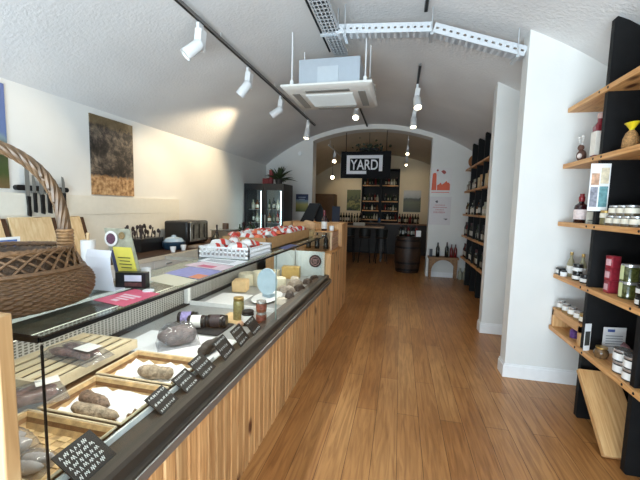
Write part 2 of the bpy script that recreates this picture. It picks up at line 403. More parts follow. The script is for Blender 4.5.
# grey front rail, stepped
bb = B(); bb.prism([(-0.985, 0.62), (-0.835, 0.62), (-0.835, 0.66), (-0.842, 0.672), (-0.86, 0.678), (-0.866, 0.712), (-0.88, 0.722), (-0.985, 0.722)], 'XZ', 0.615, 4.36)
bb.build('front_rail', rail_grey, case)
B().box(-0.836, -0.829, 0.615, 4.36, 0.626, 0.664).build('rail_trim', mat('rail_trim', (150, 150, 150), 0.35, 0.7), case)
B().box(XBK+0.03, -0.986, 0.62, 4.36, 0.66, DZ).build('deck', mat('deck_steel', (160, 162, 162), 0.35, 0.25, var=0.04), case)
# perforated back grille
m, nt, b = new_mat('perforated_grille'); b.inputs['Roughness'].default_value = 0.5
tc = nt.nodes.new('ShaderNodeTexCoord'); sep = nt.nodes.new('ShaderNodeSeparateXYZ'); nt.links.new(tc.outputs['Object'], sep.inputs[0])
def wavefac(out, freq):
    k = nt.nodes.new('ShaderNodeMath'); k.operation = 'MULTIPLY'; k.inputs[1].default_value = freq; nt.links.new(out, k.inputs[0])
    f = nt.nodes.new('ShaderNodeMath'); f.operation = 'FRACT'; nt.links.new(k.outputs[0], f.inputs[0])
    c = nt.nodes.new('ShaderNodeMath'); c.operation = 'LESS_THAN'; c.inputs[1].default_value = 0.62; nt.links.new(f.outputs[0], c.inputs[0])
    return c.outputs[0]
mu = nt.nodes.new('ShaderNodeMath'); mu.operation = 'MULTIPLY'
nt.links.new(wavefac(sep.outputs['Y'], 36), mu.inputs[0]); nt.links.new(wavefac(sep.outputs['Z'], 66), mu.inputs[1])
rp = ramp(nt, [(0.4, (176, 174, 168)), (0.6, (84, 82, 78))]); nt.links.new(mu.outputs[0], rp.inputs['Fac']); nt.links.new(rp.outputs['Color'], b.inputs['Base Color'])
grille_m = m
B().box(XBK+0.03, XBK+0.045, 0.70, 4.30, DZ, 0.99).build('back_grille', grille_m, case)
B().box(XBK, XBK+0.03, 0.62, 4.36, 0.62, 1.0).build('back_panel', mat('case_back', (120, 120, 116), 0.5), case)
B().box(XBK+0.046, XBK+0.10, 0.70, 4.28, DZ, DZ+.012).build('gap_shade_strip', black, case)  # black strip stands in for the shaded gap at the grille's foot
B().box(XBK+0.03, XBK+0.08, 0.70, 4.30, 0.99, 1.03).build('back_ledge', white_metal, case)
# glass with black edge strips
for y0, y1 in ((Y0, 2.466), (2.474, Y1)):
    g = B().box(XG-0.006, XG, y0, y1, 0.722, TZ-0.008).build('front_glass', glass_m, case)
top = B().box(-1.30, XG, Y0, Y1+0.02, TZ-0.008, TZ).build('top_glass', clear('top_glass', (236, 244, 242), 0.07, 0.03), case)
B().box(XG-0.010, XG+0.001, Y0, Y1+0.02, TZ-0.012, TZ+0.001).box(-1.60, XG-0.010, Y0-0.002, Y0+0.008, TZ-0.014, TZ+0.001).build('edge_strip', glass_edge, top)
B().box(-1.30, -1.19, Y0+.012, Y1, TZ-0.020, TZ-0.009).build('under_shelf', mat('shelf_grey', (150, 150, 144), .35, .3, var=.06, scale=6), case)
hs = B().box(-1.13, -1.08, Y0+.012, Y1-.05, TZ-0.05, TZ-0.014).build('light_housing', mat('housing_grey', (112, 108, 100), .4, .3), case)
B().box(-1.12, -1.09, Y0+.05, Y1-.1, TZ-0.056, TZ-0.05).build('fill_tube', glow('case_fill_glow', (255, 246, 230), 1.5), hs)  # glowing tube added to brighten the case interior
area('case_fill_light', (-1.11, 2.5, TZ-0.06), (0, 0.45, 0), 0.03, 3.3, 14, (1.0, 0.95, 0.87))  # added fill lamp that lifts the goods in the dark case
B().box(XBK+0.03, XG-0.008, Y0, Y0+0.006, 0.70, TZ-0.02).build('side_glass', glass_m, case)
B().box(XG-0.0045, XG+0.0005, Y0-0.001, Y0+0.004, 0.722, TZ-0.02).build('corner_post', glass_edge, case)
B().box(XG-0.007, XG+0.001, 2.467, 2.473, 0.722, TZ-0.012).build('glass_joint', mat('glass_edge_green', (120, 134, 128), .3), case)
for y in (0.76, 4.26): B().box(-1.30, -1.288, y-.006, y+.006, DZ, TZ-.02).build('top_post', steel, case)
for ya, yb_, xe in ((Y0+.012, 1.24, -1.60), (2.05, Y1, -1.56)):
    B().box(xe, -1.302, ya, yb_, TZ-0.02, TZ).build('rear_shelf', mat('rear_shelf_grey', (128, 124, 114), .4, .2), case)
    for y in ((ya+.03, ) if ya < 1 else (yb_-.03, )): B().box(xe+.01, xe+.025, y-.008, y+.008, DZ, TZ-.02).build('shelf_leg', steel, case)
# white frame between the two halves
B().box(XBK+0.05, XBK+0.09, YM-0.02, YM+0.02, DZ, 1.03).box(XBK+0.05, -1.0, YM-0.008, YM+0.008, DZ, DZ+0.035).build('divider_frame', white_metal, case)
ep = B().box(-1.60, -0.915, 4.285, 4.3, DZ, 1.03).build('end_panel', mat('end_panel', (206, 216, 216), 0.4), case)
M = Matrix.Translation((-1.035, 4.284, 0.905))@Matrix.Rotation(PI/2, 4, 'X')
bd = B(); bd.lathe([(0, 0), (0.082, 0), (0.082, 0.006), (0, 0.006)], M=M, seg=28).build('round_badge', mat('badge_dark', (66, 44, 44), 0.5), ep)
bd = B(); bd.lathe([(0.052, 0.0061), (0.058, 0.0085), (0.052, 0.0085)], M=M, seg=28)
for k in range(4): bd.box(-1.035-0.034+0.002*k, -1.035+0.034-0.004*k, 4.276, 4.2775, 0.925-0.017*k, 0.931-0.017*k)
bd.build('badge_print', mat('badge_print', (190, 150, 146), 0.5), ep)
# pine end board nearest the camera
tag(B().box(-1.75, -0.878, 0.575, 0.61, 0.0, 1.335).build('pine_end_board', wood('pine_end', [(172, 130, 84), (196, 156, 108), (210, 176, 130)], 'Z', 0.5, fine=40, knots=3), bevel=0.004), 'upright pale pine board closing off the near end of deli case', 'board')
# ------------------------------------------------------------------ wooden till counter beyond the case
till = thing('till_counter', 'pine clad till counter continuing on from the glass case', 'counter', (-1.3, 5.0, 0))
cladding(4.362, 5.2, 0, 0.985, -0.845).build('cladding', cladding_m, till)
cladding(5.2, 5.74, 0, 1.345, -0.845).build('tall_cladding', cladding_m, till)
B().box(-1.75, -0.866, 4.37, 5.2, 0.0, 0.985).box(-1.75, -0.866, 5.2, 5.74, 0, 1.345).build('carcass', pine, till)
B().box(-1.76, -0.84, 4.37, 5.195, 0.985, 1.0).build('low_top', pine_y, till)
B().box(-1.76, -0.835, 5.19, 5.75, 1.345, 1.36).build('high_top', pine_y, till)

# ================================================================== CONTENTS OF THE CASE
cane = mat('split_cane', (190, 158, 112), 0.55, var=0.35, scale=24, bump=0.15)
cane_brown = mat('brown_cane', (120, 84, 48), 0.55, var=0.3, scale=40)
cane_pale = mat('pale_tray_wood', (214, 196, 164), 0.55, var=0.1, scale=20)
def tray(label, x0, x1, y0, y1, h, liner, flare=0.03, slats=False, group='wicker trays inside the case'):
    t = thing('wicker_tray', label, 'tray', ((x0+x1)/2, (y0+y1)/2, DZ), group)
    z0, z1 = DZ, DZ+h; f = flare
    bs = B(); n = 8
    bs.box(x0+f, x1-f, y0+f, y1-f, z0, z0+0.006, 0)
    for i in range(n):
        for j in range(n):
            xa, xb = x0+f+(x1-x0-2*f)*i/n, x0+f+(x1-x0-2*f)*(i+1)/n; ya, yb = y0+f+(y1-y0-2*f)*j/n, y0+f+(y1-y0-2*f)*(j+1)/n
            dz = 0.003 if (i+j) % 2 else 0.0
            bs.box(xa+.001, xb-.001, ya+.001, yb-.001, z0+0.006, z0+0.008+dz, 1 if (i+j) % 2 else 0)
    bs.build('woven_base', [cane, mat('cane_light', (222, 190, 138), 0.55, var=0.12, scale=30)], t)
    s = B()
    for (ax, ay, bx, by, ox, oy) in ((x0, y0, x1, y0, 0, 1), (x1, y0, x1, y1, -1, 0), (x1, y1, x0, y1, 0, -1), (x0, y1, x0, y0, 1, 0)):
        for k in range(4):
            za, zb = z0+h*k/4, z0+h*(k+1)/4-0.001; ta, tb = f*(1-k/4), f*(1-(k+1)/4); mi = 1 if k == 2 else 0
            def q(t_, z, w):
                ex = (1 if ox == 0 else 0); ey = (1 if oy == 0 else 0)
                return [(ax+ox*(t_+w)+(t_*(1 if bx > ax else -1) if ex else 0), ay+oy*(t_+w)+(t_*(1 if by > ay else -1) if ey else 0), z),
                        (bx+ox*(t_+w)-(t_*(1 if bx > ax else -1) if ex else 0), by+oy*(t_+w)-(t_*(1 if by > ay else -1) if ey else 0), z)]
            a, c = q(ta, za, 0); e, g_ = q(ta, za, 0.008); a2, c2 = q(tb, zb, 0); e2, g2 = q(tb, zb, 0.008)
            s.hexa([a, c, g_, e, a2, c2, g2, e2], mi)
    s.build('woven_side', [cane, cane_brown], t)
    rim = B().tube([(x0, y0, z1), (x1, y0, z1), (x1, y1, z1), (x0, y1, z1)], 0.005, 6, closed=True); rim.build('rim', cane_pale, t)
    if liner:
        l = B(); N = 10; g0 = []
        rnd = random.Random(int(x0*100+y0*1000))
        for i in range(N+1):
            row = []
            for j in range(N+1):
                u_, v_ = i/N, j/N; e = max(abs(u_-.5), abs(v_-.5))*2
                z = z0+0.016+rnd.uniform(0, 0.006)+(0.026 if e > 0.95 else 0)*(rnd.random())
                row.append(l.bm.verts.new((x0+f+0.012+(x1-x0-2*f-0.024)*u_, y0+f+0.012+(y1-y0-2*f-0.024)*v_, z)))
            g0.append(row)
        for i in range(N):
            for j in range(N): l.face([g0[i][j], g0[i+1][j], g0[i+1][j+1], g0[i][j+1]])
        l.build('paper_liner', paper, t)
    return t
tray('empty woven tray with brown band nearest the side glass', -1.42, -1.0, 0.74, 1.02, 0.062, False)
tray('woven tray lined with white paper under two lumpy sausages', -1.40, -1.0, 1.045, 1.32, 0.06, True)
tray('woven tray lined with white paper under one grey sausage', -1.42, -1.0, 1.345, 1.62, 0.06, True)
tag(B().box(-1.83, -1.50, 1.17, 1.64, DZ, .751).build('wooden_box', cane_brown), 'low brown box beneath the pale slatted tray', 'box')
# slatted pale tray at the back
t = thing('slatted_tray', 'pale wooden slatted tray by the back grille', 'tray', (-1.66, 1.42, DZ))
bb = B().box(-1.855, -1.47, 1.14, 1.155, 0.752, 0.80).box(-1.855, -1.47, 1.66, 1.675, 0.752, 0.80).box(-1.855, -1.84, 1.155, 1.66, 0.752, 0.80).box(-1.485, -1.47, 1.155, 1.66, 0.752, 0.80)
bb.build('frame', cane_pale, t)
B().box(-1.84, -1.485, 1.155, 1.66, .756, .766).build('slat_gap_shade', mat('slat_gap_shade', (84, 62, 42), .6), t)  # dark sheet put in so the gaps between slats look shaded
for k in range(5):
    xa = -1.836+k*0.071
    B().box(xa, xa+0.044, 1.155, 1.66, 0.793, 0.80).build('slat', wood('slat_wood', [(214, 190, 150), (232, 212, 174), (240, 226, 196)], 'Y', 0.55, fine=40), t)
# sausages
sal_grey = mat('bloomed_sausage', (150, 134, 114), 0.75, var=0.5, scale=45, bump=0.4)
sal_brown = mat('dark_sausage', (120, 98, 82), 0.6, var=0.55, scale=50, bump=0.4)
def log(name, label, a, c, rad, m, seed, cat='sausage', group=None, parent=None):
    rnd = random.Random(seed); a, c = Vector(a), Vector(c); n = 14; pts, rs = [], []
    for i in range(n+1):
        u_ = i/n; p = a.lerp(c, u_)
        w = 0.006*math.sin(u_*5+seed); pts.append((p.x+w, p.y+w, p.z))
        e = min(1, (min(u_, 1-u_)*6))**0.5
        rs.append(max(0.004, rad*e*(1+0.13*math.sin(u_*11+seed)+rnd.uniform(-.06, .06))))
    o = B().tube(pts, rs, 10).build(name, m, parent, angle=1.2)
    if parent is None: tag(o, label, cat, group)
    return o
zs = DZ+0.021
log('sausage', 'lumpy grey sausage at the back of the middle paper lined tray', (-1.335, 1.17, zs+.032), (-1.15, 1.15, zs+.028), 0.030, sal_brown, 1)
log('sausage', 'lumpy mottled sausage at the front of the middle paper lined tray', (-1.30, 1.10, zs+.030), (-1.06, 1.09, zs+.028), 0.028, sal_grey, 2)
log('sausage', 'single thick grey sausage lying in third woven tray', (-1.26, 1.44, zs+.034), (-1.07, 1.44, zs+.034), 0.033, sal_grey, 3)
# wrapped packs: content plus a pillow of clear plastic
def pillow(bb, c, sx, sy, h, rotz=0, seed=0, N=12, m=0):
    rnd = random.Random(seed); R = Matrix.Rotation(rotz, 3, 'Z'); c = Vector(c)
    for sg in (1, 0):
        g0 = []
        for i in range(N+1):
            row = []
            for j in range(N+1):
                u_, v_ = 2*i/N-1, 2*j/N-1; f = max(0, (1-u_**4)*(1-v_**4))**0.6
                z = (h*(f*(0.9+0.2*rnd.random())+0.03)) if sg else 0.001
                row.append(bb.bm.verts.new(c+R@Vector((u_*sx/2, v_*sy/2, z))))
            g0.append(row)
        for i in range(N):
            for j in range(N): bb.face([g0[i][j], g0[i+1][j], g0[i+1][j+1], g0[i][j+1]], m)
    return bb
def vacpack(label, c, sx, sy, h, rotz, content, seed, group='vacuum packed sausages inside the case', lab=False):
    t = thing('vacuum_pack', label, 'packaged meat', c, group)
    dx, dy = math.cos(rotz), math.sin(rotz)
    for k, off in enumerate((-sy*0.2, sy*0.2)):
        a = (c[0]-dx*sx*.40-dy*off, c[1]-dy*sx*.40+dx*off, c[2]+h*.45); e = (c[0]+dx*sx*.40-dy*off, c[1]+dy*sx*.40+dx*off, c[2]+h*.45)
        log('sausage', '', a, e, h*0.38, content, seed+k, parent=t)
    pillow(B(), c, sx, sy, h, rotz, seed).build('plastic_wrap', wrap, t)
    if lab: B().rbox((c[0]+dx*sx*.25, c[1]+dy*sx*.25, c[2]+h*1.08), (sx*.3, sy*.5, 0.002), (0, 0, rotz)).build('paper_label', label_white, t)
    return t
red_meat = mat('cured_meat', (116, 80, 72), 0.5, var=0.6, scale=40)
vacpack('vacuum packed sausages lying on the pale slatted tray', (-1.60, 1.40, 0.802), 0.34, 0.16, 0.055, -0.1, red_meat, 11, lab=True)
vacpack('vacuum packed sausages between slatted tray and empty tray', (-1.46, 1.05, DZ+0.064), 0.27, 0.13, 0.07, 1.0, red_meat, 12, lab=True)
vacpack('crumpled clear pack leaning in the empty woven tray by side glass', (-1.29, 0.86, DZ+0.013), 0.15, 0.17, 0.07, 1.3, mat('pale_meat', (186, 180, 176), 0.5, var=0.2), 13)
vacpack('second crumpled clear pack at the near corner of empty tray', (-1.15, 0.83, DZ+0.013), 0.12, 0.10, 0.05, 0.3, MATS['pale_meat'], 14)
# ham on a white board
bb = B().box(-1.66, -1.0, 1.70, 2.03, DZ, DZ+0.015)
tag(bb.build('white_board', mat('white_board', (230, 232, 234), 0.4), bevel=0.004), 'white cutting board under the wrapped ham', 'board')
t = thing('wrapped_ham', 'large purple grey wrapped ham on the white board', 'ham', (-1.33, 1.86, DZ+0.015))
B().blob((-1.33, 1.86, DZ+0.015+0.058), (0.115, 0.068, 0.058), 0, 0.10, 5, 18, 12, (0, 0, 0.75)).build('ham', mat('ham', (112, 94, 92), 0.4, var=0.5, scale=26, bump=0.3), t)
pillow(B(), (-1.33, 1.86, DZ+0.016), 0.25, 0.165, 0.13, 0.75, 8).build('plastic_wrap', wrap, t)
# dark log by the cards
log('dark_salami', 'dark salami log beside the white cutting board', (-1.085, 1.70, DZ+0.015+.034), (-1.075, 1.92, DZ+0.015+.034), 0.034, mat('charcoal_salami', (52, 46, 42), 0.7, var=0.4, scale=50, bump=0.3), 21)
# dark bottles lying on a dark tray
tag(B().box(-1.62, -1.18, 2.08, 2.32, DZ, DZ+0.012).build('slate_tray', mat('slate', (40, 40, 42), 0.6)), 'black slate under the dark lying jars', 'tray')
def lying_jar(label, c, rot, lab):
    t = thing('dark_jar', label, 'jar', c, 'dark jars lying on the slate')
    t.rotation_euler = (0, 0, 0)
    M = Matrix.Translation(c)@Matrix.Rotation(rot, 4, 'Z')@Matrix.Translation((0, 0, 0.046))@Matrix.Rotation(PI/2, 4, 'Y')@Matrix.Translation((0, 0, -0.07))
    B().lathe([(0, 0), (0.040, 0), (0.045, 0.006), (0.045, 0.11), (0.040, 0.118)], M=M, seg=20).build('jar_body', mat('jar_dark', (34, 28, 26), 0.2), t)
    B().lathe([(0.040, 0.118), (0.043, 0.120), (0.043, 0.138), (0, 0.14)], M=M, seg=20).build('lid', black_lid, t)
    B().lathe([(0.0455, 0.025), (0.0458, 0.095), (0.0455, 0.0951)], M=M, seg=20).build('paper_label', lab, t)
    return t
lab_purple = mat('label_purple', (150, 140, 190), 0.5, var=0.4, scale=60)
lying_jar('dark jar with lilac label lying at back of the slate', (-1.50, 2.22, DZ+0.012), 0.35, lab_purple)
lying_jar('dark jar with white label lying in middle of the slate', (-1.385, 2.17, DZ+0.012), 0.30, label_white)
lying_jar('dark jar lying at front edge of the slate', (-1.26, 2.22, DZ+0.012), 0.25, mat('label_dark', (60, 50, 54), 0.5))
tag(B().box(-1.34, -1.14, 2.335, 2.56, DZ, DZ+0.016).build('wooden_board', wood('board_wood', [(206, 172, 122), (224, 194, 146), (236, 208, 164)], 'Y', 0.5), bevel=0.003), 'small pale wooden board behind the slate', 'board')
log('thin_sausage', 'thin pinkish sausage lying beside the small wooden board', (-1.12, 2.25, DZ+0.02), (-1.12, 2.42, DZ+0.02), 0.02, mat('pink_sausage', (190, 150, 124), 0.5, var=0.2), 31)
# upright jars
def jar_root(name, label, r_, h, content, lid, lab, lid_h=0.018, facets=20, lab_h=(0.25, 0.72), group=None, cat='jar', arc=None):
    t = thing(name, label, cat, (0, 0, 0), group)
    B().lathe([(0, 0), (r_*.92, 0), (r_, 0.004), (r_, (h-lid_h)*.86), (r_*.9, h-lid_h)], seg=facets).build('jar_glass', content, t)
    B().lathe([(r_*.93, h-lid_h), (r_*.95, h-lid_h+0.001), (r_*.95, h-0.002), (r_*.9, h), (0, h)], seg=facets).build('lid', lid, t)
    if lab:
        a0, a1 = (0, 2*PI) if arc is None else arc
        B().lathe([(r_+.0003, h*lab_h[0]), (r_+.001, h*lab_h[0]+.001), (r_+.001, h*lab_h[1]), (r_+.0003, h*lab_h[1]+.001)], seg=facets, a0=a0, a1=a1).build('paper_label', lab, t)
    return t
def cm(name, col, var=0.3): return mat(name, col, 0.15, var=var, scale=60, coat=0.3)
Proto(jar_root('honey_jar', 'tall greenish gold jar with gold lid in glass case', 0.034, 0.15, cm('content_olive', (132, 124, 82)), gold_lid, None)).put((-1.19, 2.42, DZ), 0, scale=1.25)
Proto(jar_root('tapenade_jar', 'short dark jar with white label in the case', 0.043, 0.10, cm('content_black', (38, 34, 30)), black_lid, label_white)).put((-1.085, 2.36, DZ), 0, scale=1.1)
sj = Proto(jar_root('chutney_jar', 'amber jar with red label, lower of the two stacked beside the rail', 0.035, 0.075, cm('content_amber', (120, 62, 36)), silver_lid, mat('label_red', (134, 72, 58), 0.5, var=0.5, scale=70), group='amber jars in the case'))
sj.put((-1.01, 2.44, DZ), 0, scale=1.15); sj.put((-1.01, 2.44, DZ+.0863), 0.5, 'amber jar with red label, upper of the two stacked beside the rail', scale=1.15)
# price cards with chalk writing
def chalk_card(label, c, w_, h, yaw, seed, lean=0.85, lines=3):
    """card lying back on its rear edge; c = foot centre"""
    rnd = random.Random(seed); t = thing('price_card', label, 'price card', c, 'black chalk price cards along the case front')
    M = Matrix.Translation(c)@Matrix.Rotation(yaw, 4, 'Z')@Matrix.Rotation(-lean, 4, 'X')
    bb = B(); P = [M@Vector(p) for p in ((-w_/2, 0, 0), (w_/2, 0, 0), (w_/2, .004, 0), (-w_/2, .004, 0), (-w_/2, 0, h), (w_/2, 0, h), (w_/2, .004, h), (-w_/2, .004, h))]
    bb.hexa(P); bb.build('card', card_black, t)
    wr = B()
    for k in range(lines):
        z = h*(0.84-0.72*k/max(1, lines-1)*0.95); x = -w_*.42; lh = h*0.14
        xe = w_*rnd.uniform(.22, .42)
        while x < xe:
            n = rnd.randint(3, 6); step = w_*.024
            pts = []
            for j in range(n):
                pts.append(M@Vector((x, -0.0008, z+lh*(rnd.uniform(.25, .5) if j % 2 else -rnd.uniform(.2, .5))))); x += step
            for p, q in zip(pts[:-1], pts[1:]):
                dv = (q-p).normalized()*0.0015; nv = M.to_3x3()@Vector((0, -1, 0)); sd = dv.cross(nv).normalized()*0.0011
                wr.poly([p-sd, q-sd, q+sd, p+sd])
            x += step*1.1
    wr.build('chalk_writing', chalk, t)
    return t
yw = PI/2+0.10
chalk_card('largest black chalk price card in front of the empty tray', (-0.925, 0.875, 0.723), 0.145, 0.13, yw-0.05, 1, 0.95, 5)
chalk_card('chalk price card before the sausages in the middle tray', (-0.93, 1.245, 0.723), 0.125, 0.10, yw, 2, 0.95, 3)
chalk_card('chalk price card before the third woven tray', (-0.93, 1.42, 0.723), 0.125, 0.10, yw, 3, 0.95, 3)
chalk_card('chalk price card just before the white board', (-0.93, 1.565, 0.723), 0.14, 0.115, yw, 4, 0.85, 3)
chalk_card('chalk price card beside the dark salami log', (-0.93, 1.79, 0.723), 0.15, 0.125, yw, 5, 0.7, 3)
chalk_card('chalk price card before the black slate', (-0.93, 1.99, 0.723), 0.16, 0.12, yw, 6, 0.65, 3)
chalk_card('chalk price card before the small wooden board', (-0.93, 2.19, 0.723), 0.16, 0.11, yw, 7, 0.65, 2)
# white strip under the cards
tag(B().box(-0.998, -0.988, 0.75, 1.7, DZ, 0.745).build('ticket_rail', paper), 'white ticket strip standing along the inside of the grey rail', 'strip')
# cheeses in the far half
tag(B().box(-1.72, -1.40, 2.74, 3.16, DZ, DZ+0.006).build('paper_sheet', paper), 'white paper sheet on the deck in the far half of case', 'paper')
t = thing('cheese_platter', 'white oblong platter under the upright blue plate', 'platter', (-1.22, 3.1, DZ))
B().lathe([(0, 0.002), (0.10, 0.002), (0.13, 0.02), (0.12, 0.02), (0, 0.008)], (-1.22, 3.1, DZ), 28, sx=1, sy=1.9).build('platter', white_paint, t)
tag(B().rbox((-1.60, 3.30, DZ+0.06), (0.15, 0.16, 0.12), (0, 0, 0.2)).build('cheese_block', mat('cheese_beige', (218, 186, 138), 0.6, var=0.08), bevel=0.01), 'beige block of cheese at the back of the case', 'cheese')
cheese_w = mat('cheese_white', (226, 218, 192), 0.6, var=0.08, scale=20)
for k, (x, y, rr, hh, lb) in enumerate(((-1.50, 3.62, 0.10, 0.16, 'tall cream cheese wheel behind the blue plate'), (-1.66, 3.62, 0.11, 0.13, 'low cream cheese wheel by the back grille'), (-1.30, 3.62, 0.09, 0.10, 'small cream cheese wheel between platter and end panel'))):
    tag(B().lathe([(0, 0), (rr*.96, 0), (rr, .01), (rr, hh-.01), (rr*.96, hh), (0, hh)], (x, y, DZ), 24).build('round_cheese', cheese_w), lb, 'cheese', 'cheeses in the case')
# blue plate on a stand
t = thing('blue_plate', 'pale blue round plate standing upright on the platter', 'plate', (-1.22, 3.12, DZ+0.0085))
M = Matrix.Translation((-1.22, 3.12, DZ+0.165))@Matrix.Rotation(-0.35, 4, 'Z')@Matrix.Rotation(PI/2-0.12, 4, 'X')
B().lathe([(0, 0), (0.075, 0), (0.125, 0.018), (0.13, 0.020), (0.125, 0.024), (0.075, 0.006), (0, 0.006)], M=M, seg=32).build('plate', mat('plate_blue', (172, 196, 212), 0.25, var=0.08, scale=14), t)
B().rbox((-1.22, 3.13, DZ+0.0265), (0.10, 0.07, 0.035), (0, 0, -0.35)).build('stand', mat('stand_blue', (150, 176, 190), 0.3), t)
# packs and parcels further along
pk = [mat('pack_a', (150, 138, 126), .5, var=.35, scale=40), mat('pack_b', (60, 50, 46), .5, var=.35, scale=40), mat('pack_c', (200, 190, 176), .5, var=.2, scale=40)]
spots = [(-1.03, 2.97, .12, .09, .05, 2, 'pale wrapped cheese parcel at the rail beside the blue plate'), (-1.02, 3.18, .10, .10, .06, 1, 'dark wrapped pack at the rail past the pale parcel'),
         (-1.14, 3.42, .20, .13, .05, 0, 'grey brown sliced ham pack past the platter'), (-1.02, 3.52, .12, .10, .05, 1, 'dark pack along the rail, second past pale parcel'),
         (-1.13, 3.72, .20, .12, .05, 0, 'grey brown sliced ham pack nearer the end panel'), (-1.02, 3.86, .10, .11, .05, 1, 'dark pack along the rail near the end panel'),
         (-1.20, 3.93, .16, .12, .05, 2, 'pale cheese parcel near the end panel'), (-1.0, 4.13, .10, .10, .04, 1, 'dark pack right against the end panel')]
for k, (x, y, sx, sy, h, mi, lb) in enumerate(spots):
    tag(pillow(B(), (x, y, DZ+0.001), sx, sy, h*1.15, 0.3*k, 40+k, 8).build('wrapped_pack', pk[mi]), lb, 'packaged food', 'wrapped packs in the far half of the case')
tag(B().rbox((-1.30, 4.10, DZ+0.075), (0.22, 0.12, 0.15), (0, 0, 0.1)).build('yellow_cheese', mat('cheese_yellow', (196, 164, 96), 0.6, var=0.1), bevel=0.006), 'tan box shaped cheese standing before the white end panel', 'cheese')
tag(B().box(-1.58, -1.44, 3.86, 4.1, DZ, DZ+0.10).build('cream_tub', cheese_w, bevel=0.01), 'square cream block of cheese at the back by the end panel', 'cheese')

# ================================================================== ON TOP OF THE CASE
# wicker basket with a hooped handle
bc = Vector((-1.315, 0.80, TZ)); vd = Vector((bc.x, bc.y, 0)).normalized(); bang = math.atan2(-vd.x, vd.y)
bk = thing('wicker_basket', 'big brown wicker basket with hooped handle on the glass top', 'basket', bc)
prof = [(0.285, 0.004), (0.308, 0.012), (0.325, 0.045), (0.328, 0.08), (0.318, 0.105), (0.298, 0.128)]
def bprof(t):
    t = t*(len(prof)-1); i = min(int(t), len(prof)-2); f = t-i
    return (prof[i][0]*(1-f)+prof[i+1][0]*f, prof[i][1]*(1-f)+prof[i+1][1]*f)
RB = Matrix.Rotation(bang, 3, 'Z'); SY = 0.66
bb = B(); ST, ROWS = 84, 22; seg = ST*4; nr = ROWS*4; grid = []
for i in range(nr+1):
    rr, z = bprof(i/nr); row = []; k = int(i/4); prof_b = math.sin(PI*((i % 4)+0.0)/4) if i % 4 else 0
    for j in range(seg):
        a = 2*PI*j/seg
        wv = math.cos(ST/2*a+PI*k)
        rad = rr+0.0075*wv*math.sin(PI*(i % 4)/4)+0.004*math.sin(PI*(i % 4)/4)
        row.append(bb.bm.verts.new(bc+RB@Vector((rad*math.cos(a), rad*SY*math.sin(a), z))))
    grid.append(row)
for i in range(nr):
    for j in range(seg): bb.face([grid[i][j], grid[i][(j+1) % seg], grid[i+1][(j+1) % seg], grid[i+1][j]])
bb.face([grid[0][j] for j in range(seg)][::-1])
bb.build('woven_body', wicker, bk, angle=2.0)
# openwork border of crossing canes between the body ring and the rim
bb = B(); NB = 34; z0, z1 = 0.128, 0.198; r0, r1 = 0.298, 0.264
def bp_(a, f, dr=0): rr = r0+(r1-r0)*f+dr; return bc+RB@Vector((rr*math.cos(a), rr*SY*math.sin(a), z0+(z1-z0)*f))
for k in range(NB):
    a = 2*PI*k/NB
    for sgn in (1, -1):
        pts = []
        for q in range(9):
            f = q/8; pts.append(bp_(a+sgn*f*2*PI/NB*2.6, math.sin(f*PI/2)**0.9, 0.004*sgn))
        bb.tube(pts, 0.0042, 5)
bb.build('openwork_border', wicker, bk)
bb = B()
for f, rr in ((0.0, 0.008), (0.06, 0.006)): bb.tube([bp_(2*PI*k/48, f, 0.004) for k in range(48)], rr, 6, closed=True)
for q in range(3):
    bb.tube([bp_(2*PI*k/96, 1.0)+Vector((0, 0, 0.004*math.sin(24*2*PI*k/96+q*2.1)))+RB@Vector((0.006*math.cos(24*2*PI*k/96+q*2.1), 0, 0)) for k in range(96)], 0.006, 5, closed=True)
bb.build('rim', wicker, bk)
# inner lining and lid-like folded weave seen over the rim
bb = B(); bb.lathe([(0.20, 0.13), (0.284, 0.13), (0.25, 0.19), (0.24, 0.19), (0.20, 0.14)], seg=40, M=Matrix.Translation(bc)@Matrix.Rotation(bang, 4, 'Z'), sy=SY)
bb.build('inner_weave', mat('wicker_inner', (72, 52, 34), 0.6, var=0.4, scale=60, bump=0.3), bk)
# twisted handle
bb = B(); n = 60
def harc(t):
    a = PI*t; return Vector((0.25*math.cos(a), 0, 0.18+0.365*math.sin(a)**0.68))
for q in range(7):
    pts = []
    for i in range(n+1):
        t = i/n; p = harc(t); pa = harc(max(0, t-.01)); pb = harc(min(1, t+.01)); tg = (pb-pa).normalized(); nx = Vector((0, 1, 0)); ny = tg.cross(nx)
        ang = 8*PI*t+q*2*PI/7; wq = .014 if .0 < t < 1 else .014; pts.append(bc+RB@(p+nx*wq*math.cos(ang)+ny*wq*math.sin(ang)))
    bb.tube(pts, 0.0078, 6)
bb.build('handle', wicker_dark, bk)
for sg in (-1, 1):
    bb = B()
    for q in range(7): bb.lathe([(0.024, 0), (0.028, 0.006), (0.024, 0.012)], seg=14, M=Matrix.Translation(bc+RB@Vector((sg*0.25, 0, 0.178+q*0.0115))))
    Mk = Matrix.Translation(bc+RB@Vector((sg*0.268, 0, 0.172)))@Matrix.Rotation(bang, 4, 'Z')@Matrix.Rotation(PI/2, 4, 'Y')
    bb.lathe([(0, 0.012), (0.03, 0.01), (0.034, 0), (0.03, -0.01), (0, -0.012)], seg=16, M=Mk)
    bb.build('handle_binding', mat('pale_binding', (148, 112, 74), 0.5, var=0.4, scale=60), bk)
